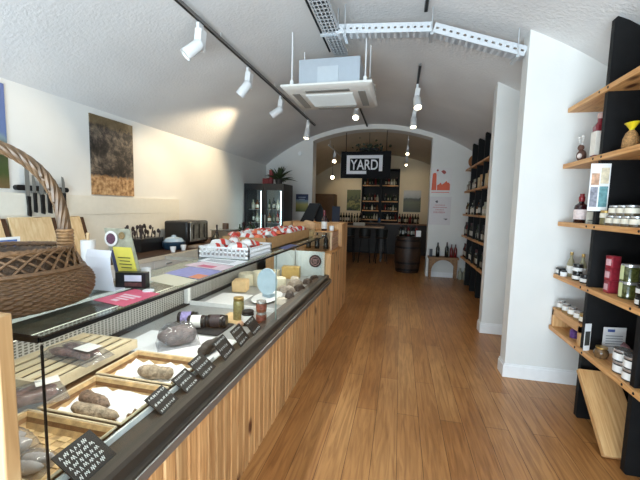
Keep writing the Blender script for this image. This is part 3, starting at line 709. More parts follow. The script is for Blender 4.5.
# white leaflet rest, leaning
def sheet(name, label, cat, P, m, th=0.004, parent=None, group=None):
    P = [Vector(p) for p in P]; nrm = (P[1]-P[0]).cross(P[3]-P[0]).normalized()*th
    bb = B().hexa([p for p in P]+[p+nrm for p in P])
    o = bb.build(name, m, parent)
    if parent is None: tag(o, label, cat, group)
    return o
zt = TZ+0.001
t = thing('leaflet_rest', 'blank white curved leaflet rest between basket and yellow leaflet', 'stand', (-1.18, 1.16, zt))
bb = B(); pts = [(1.145, 0.0), (1.15, 0.04), (1.158, 0.09), (1.172, 0.13), (1.19, 0.158)]
for (ya, za), (yb, zb) in zip(pts[:-1], pts[1:]):
    sa, sb = za*0.35, zb*0.35
    bb.hexa([(-1.225-sa, ya, zt+za), (-1.105-sa, ya, zt+za), (-1.105-sa, ya+.004, zt+za), (-1.225-sa, ya+.004, zt+za), (-1.225-sb, yb, zt+zb), (-1.105-sb, yb, zt+zb), (-1.105-sb, yb+.004, zt+zb), (-1.225-sb, yb+.004, zt+zb)])
bb.box(-1.225, -1.105, 1.145, 1.20, zt, zt+0.004)
bb.build('rest', mat('acrylic_white', (222, 224, 232), 0.25), t)
# yellow leaflet in an acrylic stand
t = thing('leaflet_stand', 'leaflet with plate picture above yellow panel in a clear stand', 'leaflet stand', (-1.13, 1.27, zt))
def tilt(x, z): return (x, 1.255+z*0.04, zt+z)
def leafbox(x0, x1, z0, z1, off, m, name, sk=-0.30):
    P = [tilt(x0+sk*z0, z0), tilt(x1+sk*z0, z0), tilt(x1+sk*z1, z1), tilt(x0+sk*z1, z1)]
    P = [(p[0], p[1]-off, p[2]) for p in P]; Q = [(p[0], p[1]+0.003, p[2]) for p in P]
    return B().hexa([P[0], P[1], Q[1], Q[0], P[3], P[2], Q[2], Q[3]]).build(name, m, t)
leafbox(-1.193, -1.060, 0.0, 0.245, 0.0, mat('leaflet_back', (150, 148, 128), 0.4, var=0.35, scale=30), 'backing')
leafbox(-1.168, -1.074, 0.02, 0.165, 0.004, mat('leaflet_yellow', (214, 200, 84), 0.5, var=0.06, scale=20), 'yellow_panel')
leafbox(-1.185, -1.168, 0.0, 0.15, 0.004, mat('leaflet_navy', (44, 48, 92), 0.5), 'navy_strip')
bb = B()
for k in range(4):
    z = 0.118-0.014*k; p = tilt(-1.121-0.30*z, z); bb.box(p[0]-0.032+0.006*(k % 2), p[0]+0.032-0.006*(k % 2), p[1]-0.0065, p[1]-0.0055, p[2], p[2]+0.004)
bb.build('printed_lines', mat('print_dark', (90, 84, 40), 0.6), t)
p = tilt(-1.165-0.06, 0.2); Mp = Matrix.Translation((p[0], p[1]-0.005, p[2]))@Matrix.Rotation(PI/2-0.04, 4, 'X')
B().lathe([(0, 0.001), (0.024, 0.001), (0.034, 0.0)], M=Mp, seg=24, m=[0, 1]).build('plate_picture', [mat('salad_print', (84, 44, 66), 0.5, var=0.6, scale=120), mat('plate_print', (222, 218, 214), 0.5)], t)
p = tilt(-1.105-0.065, 0.215); Mp = Matrix.Translation((p[0], p[1]-0.005, p[2]))@Matrix.Rotation(PI/2-0.04, 4, 'X')
B().lathe([(0, 0.001), (0.016, 0.0)], M=Mp, seg=20).build('bowl_picture', mat('bowl_print', (130, 104, 62), 0.5, var=0.4, scale=120), t)
# small black box with white face
t = thing('card_box', 'small black box with a white printed face by yellow leaflet', 'box', (-1.09, 1.235, zt))
B().rbox((-1.09, 1.225, zt+0.034), (0.125, 0.035, 0.066), (0, 0, 0.25)).build('box', black_plastic, t)
B().rbox((-1.075, 1.2105, zt+0.044), (0.07, 0.003, 0.026), (0, 0, 0.25)).build('printed_face', mat('face_pale', (206, 206, 218), 0.5, var=0.1), t)
B().rbox((-1.075, 1.2105, zt+0.018), (0.07, 0.003, 0.016), (0, 0, 0.25)).build('photo_strip', mat('face_dark', (96, 60, 58), 0.5, var=0.4, scale=60), t)
# white cup behind
tag(B().lathe([(0, 0), (.018, 0), (.021, .06), (.019, .06), (.017, .004), (0, .004)], (-1.135, 1.36, zt), 20).build('paper_cup', white_paint), 'small white cup behind the black box', 'cup')
tag(B().cyl((-0.985, 1.19, zt), 0.022, 0.006, 20).build('white_disc', white_paint), 'tiny flat white disc by the pink flyer', 'disc')
# flat papers on the glass
def flat(name, label, P, m, z, marks=None, group='flyers lying on the glass top'):
    bb = B().prism([(p[0], p[1]) for p in P], 'XY', z, z+0.0015)
    o = tag(bb.build(name, m), label, 'flyer', group)
    if marks:
        k = B()
        c = sum((Vector(p) for p in P), Vector((0, 0)))/4
        for (u0, u1, v0, v1) in marks[1]:
            A, Bq, Cq, Dq = [Vector(p) for p in P]
            def bl(u_, v_): return (A*(1-u_)+Bq*u_)*(1-v_)+(Dq*(1-u_)+Cq*u_)*v_
            k.prism([tuple(bl(u0, v0)), tuple(bl(u1, v0)), tuple(bl(u1, v1)), tuple(bl(u0, v1))], 'XY', z+0.0016, z+0.0022)
        k.build('printed_marks', marks[0], o)
    return o
pink = mat('flyer_pink', (222, 96, 122), 0.5, var=0.06, scale=30)
flat('pink_flyer', 'pink flyer lying in front of the small black box', [(-1.08, 1.02), (-0.915, 0.985), (-0.915, 1.17), (-1.06, 1.20)], pink, zt, (mat('flyer_print', (240, 206, 212), 0.5), [(.2, .8, .55, .62), (.25, .75, .42, .50), (.3, .7, .3, .36), (.35, .55, .15, .25)]))
flat('cream_leaflet', 'cream leaflet lying past the pink flyer', [(-1.16, 1.37), (-0.93, 1.30), (-0.92, 1.44), (-1.15, 1.52)], mat('flyer_cream', (226, 218, 190), 0.5), zt)
flat('lilac_flyer', 'lilac blue flyer with an orange corner on the glass', [(-1.17, 1.53), (-0.925, 1.46), (-0.925, 1.68), (-1.16, 1.74)], mat('flyer_lilac', (150, 150, 200), 0.5, var=0.1, scale=30), zt, (mat('flyer_orange', (226, 140, 100), 0.5), [(.7, 1, .0, .4)]))
flat('pink_white_flyer', 'pink and white sheet lying before the packet basket', [(-1.22, 1.77), (-0.935, 1.70), (-0.93, 1.84), (-1.2, 1.93)], mat('flyer_pinkwhite', (224, 200, 206), 0.5, var=0.15, scale=20), zt, (mat('flyer_magenta', (206, 90, 120), 0.5), [(.3, .7, .1, .5)]))
flat('white_menu', 'white printed sheet lying right against the packet basket', [(-1.24, 1.95), (-0.94, 1.86), (-0.94, 2.04), (-1.24, 2.06)], paper, zt, (mat('menu_print', (120, 120, 126), 0.6), [(.15, .8, .2+.15*k, .26+.15*k) for k in range(4)]))
flat('blue_leaflet', 'dark blue leaflet on the glass in front of the cardboard tray', [(-1.0, 2.78), (-0.92, 2.74), (-0.92, 3.08), (-1.0, 3.12)], mat('flyer_blue', (92, 104, 160), 0.5), zt)
# white lattice basket with packets
bt = thing('lattice_basket', 'white lattice plastic basket on the glass top', 'basket', (-1.14, 2.38, zt))
bb = B(); x0, x1, y0, y1, h = -1.33, -0.96, 2.10, 2.50, 0.07
bb.box(x0, x1, y0, y1, zt, zt+0.004)
for (ax, ay, bx, by) in ((x0, y0, x1, y0), (x1, y0, x1, y1), (x1, y1, x0, y1), (x0, y1, x0, y0)):
    L = math.hypot(bx-ax, by-ay); n = int(L/0.03)
    for i in range(n+1):
        f = i/n; px, py = ax+(bx-ax)*f, ay+(by-ay)*f; bb.box(px-.004, px+.004, py-.004, py+.004, zt, zt+h)
    for z in (0.004, 0.034, 0.064): bb.box(min(ax, bx)-.004, max(ax, bx)+.004, min(ay, by)-.004, max(ay, by)+.004, zt+z, zt+z+0.012)
bb.build('lattice', white_paint, bt)
pack_red = mat('packet_red', (206, 52, 38), 0.35, var=0.15, scale=25, coat=0.3)
pack_white = mat('packet_white', (228, 226, 222), 0.35, var=0.1, scale=25, coat=0.3)
pack_orange = mat('packet_orange', (222, 110, 66), 0.35, var=0.2, scale=25, coat=0.3)
pack_dkred = mat('packet_crimson', (150, 26, 34), 0.35, var=0.15, scale=25, coat=0.3)
def packet(label, c, rot, cols, group, s=1.0, seed=0):
    bb = B(); pillow(bb, (0, 0, 0), 0.12*s, 0.075*s, 0.04*s, 0, seed, 8)
    for f in bb.bm.faces:
        f.material_index = 1 if abs(f.calc_center_median().x) < 0.022*s else 0
    M = Matrix.Translation(c)@Euler(rot).to_matrix().to_4x4()
    for v in bb.bm.verts: v.co = M@v.co
    return tag(bb.build('snack_packet', cols), label, 'packet', group)
rnd = random.Random(3)
for k in range(10):
    i, j = k % 2, k//2
    x, y = -1.24+0.17*i, 2.16+0.07*j
    c0 = [pack_white, pack_red][(k in (4, 7, 9))]
    packet('%s packet in lattice basket, %s from near end, %s side' % (('white and red' if c0 is pack_white else 'red and white'), ORD[j], ('wall', 'aisle')[i]), (x, y, zt+0.044+0.012*(k % 3)), (0.25*rnd.uniform(-1, 1), 0.2*rnd.uniform(-1, 1), rnd.uniform(0.7, 2.2)), [c0, pack_red if c0 is pack_white else pack_white], 'packets in the lattice basket', 1.15, k)
# cardboard display tray heaped with red packets
ct = thing('cardboard_tray', 'long tan cardboard tray behind the lattice basket', 'tray', (-1.2, 3.3, zt))
card_m = mat('cardboard', (190, 146, 96), 0.7, var=0.08, scale=20)
x0, x1, y0, y1 = -1.42, -1.03, 2.58, 3.92
B().box(x0, x1, y0, y1, zt, zt+0.005).box(x0, x0+.006, y0, y1, zt, zt+.10).box(x1-.006, x1, y0, y1, zt, zt+.10).box(x0, x1, y0, y0+.006, zt, zt+.10).box(x0, x1, y1-.006, y1, zt, zt+.10).box(x0, x1, 3.3, 3.306, zt, zt+.10).build('tray_body', card_m, ct)
for k in range(36):
    i, j = k % 3, k//3
    cols = [(pack_red, pack_white), (pack_orange, pack_white), (pack_white, pack_red), (pack_dkred, pack_white)][(k*7+j) % 4 if j > 5 else (k*5+j) % 3]
    nm = {id(pack_red): 'red', id(pack_orange): 'orange red', id(pack_white): 'white', id(pack_dkred): 'crimson'}[id(cols[0])]
    packet('%s packet in cardboard tray, %s row from near end, %s' % (nm, ORD[j], ('wall side', 'middle file', 'aisle side')[i]), (x0+.075+0.12*i, y0+.065+0.108*j, zt+0.072+0.025*rnd.random()), (rnd.uniform(-.5, .5), rnd.uniform(-.35, .35), rnd.uniform(0, 3)), list(cols), 'packets heaped in the cardboard tray', 1.05, 60+k)
# little bread basket near the end of the case
t = thing('bread_basket', 'small round wicker basket on the end of the glass top', 'basket', (-1.08, 4.1, zt))
B().lathe([(0, 0.004), (.055, 0), (.085, .085), (.08, .085), (.052, .008), (0, .008)], (-1.08, 4.1, zt), 24).build('woven_body', cane, t)
tag(B().rbox((-1.08, 4.11, zt+0.13), (0.15, 0.06, 0.12), (0.15, 0.2, 0)).build('bread_roll', mat('crust', (192, 150, 108), 0.7, var=0.2, scale=30), bevel=0.03), 'round tan loaf standing in the small wicker basket', 'bread')
# open crate on the till counter
t = thing('wooden_crate', 'open pale slatted crate lying on the till counter', 'crate', (-1.16, 4.93, 1.0))
bb = B()
for k in range(3):
    z = 1.003+k*0.088
    bb.box(-0.91, -0.898, 4.69, 5.17, z, z+0.07)
bb.build('front_slats', wood('crate_pink', [(196, 150, 120), (214, 172, 142), (226, 190, 160)], 'Y', 0.6), t)
B().box(-1.40, -0.898, 4.69, 5.17, 1.2545, 1.266).build('top_board', pine_y, t)
for y in (4.69, 5.155):
    for x in (-.925, -1.40): B().box(x, x+.014, y, y+.015, 1.0, 1.254).build('corner_post', pine_pale, t)
B().box(-1.386, -0.925, 5.158, 5.168, 1.0, 1.254).build('rear_slat', pine_pale, t)
for k in range(3):
    x = -1.28+0.13*k
    tag(B().lathe([(0, 0), (.036, 0), (.036, .13), (.013, .18), (.013, .23), (0, .23)], (x, 4.85, 1.0), 16).build('crate_bottle', dark_glass), 'dark bottle inside the open crate, %s from the aisle' % ORD[2-k], 'bottle', 'bottles in the crate')
# bottle and white pots on the crate
t = thing('wine_bottle', 'dark red bottle with white label on top of the crate', 'bottle', (-1.04, 4.80, 1.266))
B().lathe([(0, 0), (.038, 0), (.04, .004), (.04, .16), (.015, .21), (.015, .23), (0, .23)], (-1.04, 4.80, 1.266), 18).build('bottle_glass', mat('wine_dark', (46, 16, 20), 0.15), t)
B().lathe([(.016, .195), (.017, .196), (.017, .292), (0, .293)], (-1.04, 4.80, 1.266), 18).build('capsule', mat('capsule_red', (96, 22, 30), 0.35), t)
B().lathe([(.0402, .03), (.041, .031), (.041, .13), (.0402, .131)], (-1.04, 4.80, 1.266), 18).build('paper_label', label_white, t)
tag(B().lathe([(0, 0), (.03, 0), (.036, .055), (.03, .07), (0, .07)], (-0.945, 4.86, 1.266), 18).build('white_pot', white_paint), 'small white pot beside the bottle on the crate', 'pot')
# black A-frame sign on the tall end
t = thing('a_frame_board', 'black folding A shaped board standing on the tall end of counter', 'sign', (-1.34, 5.5, 1.36))
bb = B()
bb.prism([(-1.58, 1.36), (-1.36, 1.36), (-1.25, 1.66), (-1.42, 1.66)], 'XZ', 5.40, 5.415)
bb.build('front_panel', black, t)
B().prism([(-1.36, 1.36), (-1.12, 1.36), (-1.28, 1.66), (-1.42, 1.66)], 'XZ', 5.55, 5.565).build('rear_panel', black, t)
B().box(-1.42, -1.28, 5.415, 5.55, 1.63, 1.66).build('hinge', black, t)
t = thing('tan_carton', 'small tan carton standing behind the cardboard tray', 'box', (-1.36, 4.1, zt))
B().box(-1.40, -1.30, 4.05, 4.15, zt, zt+0.17).build('carton', card_m, t)
# dark card reader
t = thing('card_reader', 'dark till screen standing at the end of the case', 'screen', (-1.24, 4.32, zt)) if False else None

# ================================================================== BACK COUNTER
WZ = 1.0
wt = thing('worktop', 'long brown worktop along the counter side wall', 'worktop', (-3.05, 3.3, 0.955))
B().box(XL+0.031, -2.66, 0.4, 6.9, 0.955, WZ).build('slab', mat('worktop_brown', (70, 50, 38), 0.65, var=0.2, scale=14, spec=.15), wt)
B().box(-2.66, -2.645, 0.4, 6.9, 0.955, WZ).build('front_edge', mat('worktop_edge', (206, 196, 178), 0.4), wt)
cab_m = mat('cabinet_white', (222, 220, 214), 0.4)
for k in range(5):
    y0 = 0.4+k*0.98; t = thing('base_cabinet', 'white base cabinet under the worktop, %s from the shop window' % ORD[k], 'cabinet', (-3.05, y0+.49, 0), 'base cabinets')
    B().box(XL+0.031, -2.70, y0, y0+0.98, 0.1, 0.955).build('body', cab_m, t)
    B().box(XL+0.10, -2.76, y0, y0+0.98, 0, 0.1).build('plinth', black, t)
    for s_ in (0, 1):
        dd = B().box(-2.70, -2.68, y0+.004+.49*s_, y0+.486+.49*s_, 0.30 if k != 3 else 0.11, 0.945).build('door', cab_m, t, bevel=0.002)
        B().box(-2.68, -2.665, y0+.20+.49*s_, y0+.30+.49*s_, 0.88, 0.895).build('handle', steel, dd)
t = thing('bottle_cooler', 'low dark cabinet beneath the worktop next to the white cabinets', 'cabinet', (-3.05, 6.1, 0))
B().box(XL+0.031, -2.70, 5.31, 6.88, 0.0, 0.955).build('body', black, t); B().box(-2.70, -2.685, 5.34, 6.85, 0.06, 0.93).build('door', mat('cooler_front', (46, 44, 42), 0.4), t)
# bread boards leaning on the splashback with knife rack above
bw = wood('breadboard', [(214, 180, 132), (230, 200, 154), (240, 216, 174)], 'Z', 0.5, fine=35, knots=2.6)
ys = [(2.02, 2.33, 'nearest of three pale bread boards leaning on the splashback'), (2.37, 2.78, 'middle of three pale bread boards leaning on the splashback'), (2.82, 3.10, 'furthest of three pale bread boards leaning on the splashback')]
for (a, c, lb) in ys:
    t = thing('bread_board', lb, 'board', (-3.33, (a+c)/2, WZ), 'bread boards')
    B().hexa([(-3.31, a, WZ), (-3.285, a, WZ), (-3.285, c, WZ), (-3.31, c, WZ), (-3.415, a, WZ+.44), (-3.39, a, WZ+.44), (-3.39, c-.02, WZ+.44), (-3.415, c-.02, WZ+.44)]).build('board', bw, t, bevel=0.006)
    B().hexa([(-3.31, c, WZ), (-3.28, c, WZ), (-3.28, c+.035, WZ), (-3.31, c+.035, WZ), (-3.415, c-.02, WZ+.43), (-3.385, c-.02, WZ+.43), (-3.385, c+.015, WZ+.43), (-3.415, c+.015, WZ+.43)]).build('dark_edge_strip', mat('walnut_strip', (74, 48, 30), 0.5), t)
t = thing('knife_rack', 'black magnetic knife rack on the splashback', 'knife rack', (-3.43, 2.72, 1.68))
M = Matrix.Translation((XL+0.001, 2.47, 1.712))@Matrix.Rotation(-PI/2, 4, 'X')
bb = B(); bb.box(XL+0.001, XL+0.038, 2.49, 2.96, 1.688, 1.738); bb.lathe([(0, 0), (.025, 0), (.025, .036), (0, .036)], M=Matrix.Translation((XL+0.001, 2.49, 1.713))@Matrix.Rotation(PI/2, 4, 'Y'), seg=16)
bb.lathe([(0, 0), (.025, 0), (.025, .036), (0, .036)], M=Matrix.Translation((XL+0.001, 2.96, 1.713))@Matrix.Rotation(PI/2, 4, 'Y'), seg=16)
bb.build('bar', black_plastic, t)
kn = [(2.565, 1.93, 1.455, .040, 'tallest'), (2.625, 1.84, 1.49, .034, 'second'), (2.695, 1.84, 1.475, .044, 'third'), (2.765, 1.84, 1.48, .044, 'fourth'), (2.84, 1.80, 1.46, .030, 'fifth'), (2.92, 1.85, 1.50, .034, 'sixth')]
for i, (y, zt_, zb, w_, nth) in enumerate(kn):
    lb = 'tallest knife, first on the rack at its near end' if i == 0 else '%s knife along the black rack' % nth
    t = thing('kitchen_knife', lb, 'knife', (XL+0.045, y, zb), 'knives on the rack')
    X = XL+0.0385; zm = zb+0.17
    B().prism([(y-w_/2, zm), (y+w_/2, zm), (y+w_/2, zt_-.06), (y+w_*.1, zt_-.01), (y-w_/2, zt_)], 'YZ', X, X+0.003).build('blade', mat('blade_steel', (132, 132, 128), 0.3, 0.2) if i != 4 else mat('blade_bright', (206, 204, 196), 0.3, 0.5), t)
    B().prism([(y-w_*.35, zb), (y+w_*.3, zb-.01), (y+w_*.38, zb+.03), (y+w_*.3, zb+.10), (y+w_*.36, zm+.01), (y-w_*.42, zm+.01), (y-w_*.3, zb+.08)], 'YZ', X-0.001, X+0.02).build('handle', black_plastic if i != 4 else pine_pale, t)
# small blue and white card on the worktop
t = thing('counter_card', 'little white and blue card on a stand before bread boards', 'card', (-2.9, 2.02, WZ))
B().box(-2.905, -2.895, 1.93, 2.10, WZ+.205, WZ+.315).build('card', paper, t); B().box(-2.893, -2.892, 1.955, 2.075, WZ+.23, WZ+.295).build('blue_print', mat('blue_print', (70, 104, 168), 0.5, var=0.3, scale=40), t)
B().cyl((-2.9, 2.015, WZ), 0.05, 0.01).box(-2.906, -2.898, 2.01, 2.02, WZ+.01, WZ+.21).build('stand', steel, t)
# kitchen roll on a wooden post
t = thing('kitchen_roll', 'white kitchen roll on a wooden post', 'paper roll', (-2.88, 2.69, WZ))
B().lathe([(.018, .012), (.062, .012), (.062, .235), (.018, .235)], (-2.88, 2.69, WZ), 28).build('paper', paper, t)
B().lathe([(0, 0), (.07, 0), (.07, .012), (.013, .012), (.013, .28), (.018, .29), (.012, .305), (0, .31)], (-2.88, 2.69, WZ), 20).build('holder', pine_pale, t)
tag(B().lathe([(0, 0), (.04, 0), (.05, .1), (.046, .1), (.037, .006), (0, .006)], (-2.83, 2.98, WZ), 20).build('glass_tumbler', clear('tumbler', (236, 238, 232), .06, .05, .15)), 'clear tumbler next to the kitchen roll', 'glass')
# black utensil box, kettle like pan, cups
t = thing('utensil_box', 'black box crammed with dark utensils on the worktop', 'utensil holder', (-3.15, 3.75, WZ))
B().box(-3.28, -3.02, 3.55, 3.95, WZ, WZ+.16).build('box', black_plastic, t)
ub = B(); rnd = random.Random(5)
for k in range(16):
    x, y = rnd.uniform(-3.26, -3.04), rnd.uniform(3.57, 3.93); h = rnd.uniform(.06, .15)
    ub.tube([(x, y, WZ+.1), (x+rnd.uniform(-.03, .03), y+rnd.uniform(-.03, .03), WZ+.16+h)], 0.007, 6); ub.blob((x, y, WZ+.16+h), (.018, .018, .03), 0, .05, k, 8, 6)
ub.build('utensils', mat('utensil_dark', (52, 36, 32), 0.5, var=0.5, scale=30), t)
t = thing('casserole', 'dark blue casserole with pale lid on the worktop', 'pot', (-2.88, 4.0, WZ))
B().lathe([(0, 0), (.11, 0), (.14, .04), (.145, .10), (.13, .105), (0, .105)], (-2.9, 4.0, WZ), 28).build('pot', mat('pot_blue', (36, 60, 80), 0.3), t)
B().lathe([(.13, .106), (.10, .145), (.03, .165), (.025, .185), (0, .19)], (-2.9, 4.0, WZ), 28).build('lid', mat('lid_blue', (170, 190, 204), 0.25), t)
for k, y in enumerate((3.72, 3.93)):
    tag(B().lathe([(0, 0), (.022, 0), (.034, .05), (.034, .07), (.03, .07), (.02, .006), (0, .006)], (-2.71, y, WZ), 20).build('espresso_cup', white_paint), ('white cup before the black utensil box', 'white cup before the blue casserole')[k], 'cup', 'white cups on the worktop edge')
tag(B().box(-2.80, -2.69, 4.16, 4.36, WZ, WZ+.03).build('saucer_stack', mat('taupe', (150, 136, 120), .5), bevel=.006), 'flat taupe dish at the worktop edge before the toaster', 'dish')
# chrome and black coffee machine
t = thing('toaster_oven', 'boxy black and chrome appliance on the worktop', 'appliance', (-3.12, 4.62, WZ))
B().box(-3.34, -2.95, 4.38, 4.94, WZ+.02, WZ+.35).build('body', black_plastic, t, bevel=.03)
B().box(-2.955, -2.94, 4.44, 4.86, WZ+.05, WZ+.335).build('chrome_front', mat('chrome_front', (150, 152, 148), 0.2, 0.6, var=0.5, scale=10), t, bevel=.01)
for y in (4.50, 4.64, 4.78): B().box(-2.942, -2.936, y, y+.03, WZ+.09, WZ+.3).build('dark_slot', mat('slot_dark', (30, 30, 32), .2), t)
bb = B()
for x in (-3.3, -3.0):
    for y in (4.42, 4.88): bb.cyl((x, y, WZ), .02, .02)
bb.build('feet', black_plastic, t)
tag(B().lathe([(0, 0), (.06, 0), (.07, .07), (.03, .12), (.02, .14), (0, .14)], (-2.84, 4.95, WZ), 20).build('coffee_pot', mat('pot_dark', (62, 62, 56), 0.25, .4)), 'dark grey pot at the corner of the boxy appliance', 'pot')
# tall jar with flowers and other bits, then a row of bottles
tag(B().lathe([(0, 0), (.05, 0), (.05, .12), (.04, .13), (.04, .15), (0, .15)], (-3.2, 5.1, WZ), 18).build('spice_jar', mat('spice', (170, 130, 80), .3, var=.4, scale=60)), 'amber spice jar behind the boxy appliance', 'jar')
tag(B().lathe([(0, 0), (.03, 0), (.034, .10), (.012, .18), (.016, .26), (0, .27)], (-2.98, 5.25, WZ), 18).build('pepper_mill', mat('mill', (34, 24, 20), .35)), 'tall dark turned pepper mill past the appliance', 'pepper mill')
t = thing('box_scale', 'grey box with white front on legs among the bottles', 'scale', (-3.02, 5.62, WZ))
B().box(-3.2, -2.88, 5.45, 5.85, WZ, WZ+.15).build('body', mat('scale_grey', (150, 140, 124), .4), t); B().box(-3.22, -2.86, 5.43, 5.87, WZ+.15, WZ+.165).build('plate', steel, t)
B().box(-2.88, -2.872, 5.52, 5.68, WZ+.03, WZ+.13).build('white_front', paper, t)
tag(B().lathe([(0, 0), (.055, 0), (.055, .10), (.05, .11), (0, .11)], (-3.02, 5.62, WZ+.165), 18).build('dark_canister', mat('canister', (74, 56, 44), .4)), 'brown canister standing on the grey scale', 'canister')
label_dim = mat('label_dim', (150, 140, 122), .6, var=.3, scale=50); label_pale = mat('label_pale', (196, 192, 182), .6, var=.15, scale=50)
def bottle_mesh(kind):
    bb = B()
    pr = {'wine': [(0, 0), (.036, 0), (.038, .004), (.038, .185), (.015, .235), (.0145, .30), (0, .301)], 'slim': [(0, 0), (.027, 0), (.028, .004), (.028, .17), (.012, .21), (.012, .26), (0, .261)],
          'spirit': [(0, 0), (.044, 0), (.046, .004), (.046, .15), (.017, .185), (.017, .24), (0, .241)]}[kind]
    bb.lathe(pr, seg=12, m=[0]*(len(pr)-2)+[2] if kind != 'wine' else [0, 0, 0, 0, 2, 2])
    r_ = pr[2][0]; bb.lathe([(r_+.0004, pr[3][1]*.25), (r_+.001, pr[3][1]*.26), (r_+.001, pr[3][1]*.75), (r_+.0004, pr[3][1]*.76)], seg=10, m=1, a0=0, a1=3.4)
    return bb
cap_red = mat('capsule_dark_red', (70, 20, 26), .35); cap_gold = mat('capsule_gold', (150, 120, 60), .35, .5)
def far_bottle(kind, glass, lab, cap, label, group):
    o = bottle_mesh(kind).build('bottle', [glass, lab, cap]); return Proto(tag(o, label, 'bottle', group))
amber_glass = mat('amber_glass', (110, 62, 24), .15); green_glass = mat('green_glass', (38, 60, 30), .15); clear_bottle = mat('pale_bottle', (170, 168, 150), .12); red_glass = mat('rose_red_glass', (110, 26, 26), .15)
PB = [far_bottle('wine', dark_glass, label_dim, cap_red, '', ''), far_bottle('slim', green_glass, label_dim, black_lid, '', ''), far_bottle('wine', dark_glass, label_pale, black_lid, '', ''),
      far_bottle('spirit', amber_glass, label_cream, cap_gold, '', ''), far_bottle('wine', red_glass, label_dim, cap_red, '', ''), far_bottle('spirit', clear_bottle, label_pale, black_lid, '', '')]
NMB = ['dark bottle with cream label', 'slim green bottle', 'dark bottle with white label', 'squat amber bottle', 'deep red bottle', 'squat clear bottle']
def row(seq, pts, label_fn, group, scale=1.0):
    for i, (k, p) in enumerate(zip(seq, pts)): PB[k].put(p, random.uniform(0, 6), label_fn(i, NMB[k]), group, scale)
row([2, 1, 2, 0, 1, 2, 1, 0, 2, 1], [(-2.86-0.10*(k % 2), 5.98+k*0.082, WZ) for k in range(10)], lambda i, n: '%s on worktop by fridge, %s from the grey scale' % (n, ORD[i]), 'bottles on the worktop by the fridge', 0.92)

# ================================================================== PICTURES ON THE WALLS
def photo_mat(name, build):
    m, nt, b = new_mat(name); b.inputs['Roughness'].default_value = 0.45
    tc = nt.nodes.new('ShaderNodeTexCoord'); build(nt, b, tc); return m
def rocks(nt, b, tc):
    n = nt.nodes.new('ShaderNodeTexNoise'); n.inputs['Scale'].default_value = 5; n.inputs['Detail'].default_value = 12; n.inputs['Roughness'].default_value = .75; n.inputs['Distortion'].default_value = .3
    nt.links.new(tc.outputs['Object'], n.inputs['Vector'])
    r1 = ramp(nt, [(.36, (22, 20, 20)), (.47, (54, 48, 44)), (.56, (112, 100, 88)), (.68, (170, 152, 128))]); nt.links.new(n.outputs['Fac'], r1.inputs['Fac'])
    n2 = nt.nodes.new('ShaderNodeTexNoise'); n2.inputs['Scale'].default_value = 22; n2.inputs['Detail'].default_value = 8; nt.links.new(tc.outputs['Object'], n2.inputs['Vector'])
    r2 = ramp(nt, [(.3, (112, 80, 52)), (.5, (178, 138, 96)), (.7, (214, 182, 140))]); nt.links.new(n2.outputs['Fac'], r2.inputs['Fac'])
    sp = nt.nodes.new('ShaderNodeSeparateXYZ'); nt.links.new(tc.outputs['Object'], sp.inputs[0])
    ad = nt.nodes.new('ShaderNodeMath'); ad.operation = 'MULTIPLY_ADD'; ad.inputs[1].default_value = .10; nt.links.new(n2.outputs['Fac'], ad.inputs[0]); nt.links.new(sp.outputs['Z'], ad.inputs[2])
    lo = ramp(nt, [(.26, (0, 0, 0)), (.29, (255, 255, 255))]); nt.links.new(ad.outputs[0], lo.inputs['Fac'])
    mx = nt.nodes.new('ShaderNodeMix'); mx.data_type = 'RGBA'; nt.links.new(lo.outputs['Color'], mx.inputs['Factor']); nt.links.new(r2.outputs['Color'], mx.inputs['A']); nt.links.new(r1.outputs['Color'], mx.inputs['B'])
    hi = nt.nodes.new('ShaderNodeMath'); hi.operation = 'MULTIPLY_ADD'; hi.inputs[1].default_value = .35; nt.links.new(n.outputs['Fac'], hi.inputs[0]); nt.links.new(sp.outputs['Z'], hi.inputs[2])
    hr = ramp(nt, [(.95, (0, 0, 0)), (.99, (200, 200, 200))]); nt.links.new(hi.outputs[0], hr.inputs['Fac'])
    m2 = nt.nodes.new('ShaderNodeMix'); m2.data_type = 'RGBA'; nt.links.new(hr.outputs['Color'], m2.inputs['Factor']); nt.links.new(mx.outputs['Result'], m2.inputs['A']); m2.inputs['B'].default_value = lin((124, 104, 70))
    nt.links.new(m2.outputs['Result'], b.inputs['Base Color'])
def landscape(stops, nz=.12, scale=9):
    def f(nt, b, tc):
        n = nt.nodes.new('ShaderNodeTexNoise'); n.inputs['Scale'].default_value = scale; n.inputs['Detail'].default_value = 9; nt.links.new(tc.outputs['Object'], n.inputs['Vector'])
        sp = nt.nodes.new('ShaderNodeSeparateXYZ'); nt.links.new(tc.outputs['Object'], sp.inputs[0])
        ad = nt.nodes.new('ShaderNodeMath'); ad.operation = 'MULTIPLY_ADD'; ad.inputs[1].default_value = nz; nt.links.new(n.outputs['Fac'], ad.inputs[0]); nt.links.new(sp.outputs['Z'], ad.inputs[2])
        r_ = ramp(nt, stops); nt.links.new(ad.outputs[0], r_.inputs['Fac']); nt.links.new(r_.outputs['Color'], b.inputs['Base Color'])
    return f
tag(B().box(XL+.002, XL+.016, 3.29, 3.93, 1.682, 2.59).build('wall_photo', photo_mat('rock_photo', rocks)), 'large unframed photograph of dark rocks above tan grass on the white wall', 'picture')
tag(B().box(XL+.002, XL+.016, 1.79, 2.43, 1.70, 2.61).build('wall_photo', photo_mat('sky_photo', landscape([(.05, (122, 96, 66)), (.2, (70, 84, 44)), (.42, (60, 66, 44)), (.50, (120, 140, 150)), (.54, (96, 116, 160)), (.95, (78, 102, 160))], .14))), 'large unframed photograph of blue sky over green land', 'picture')
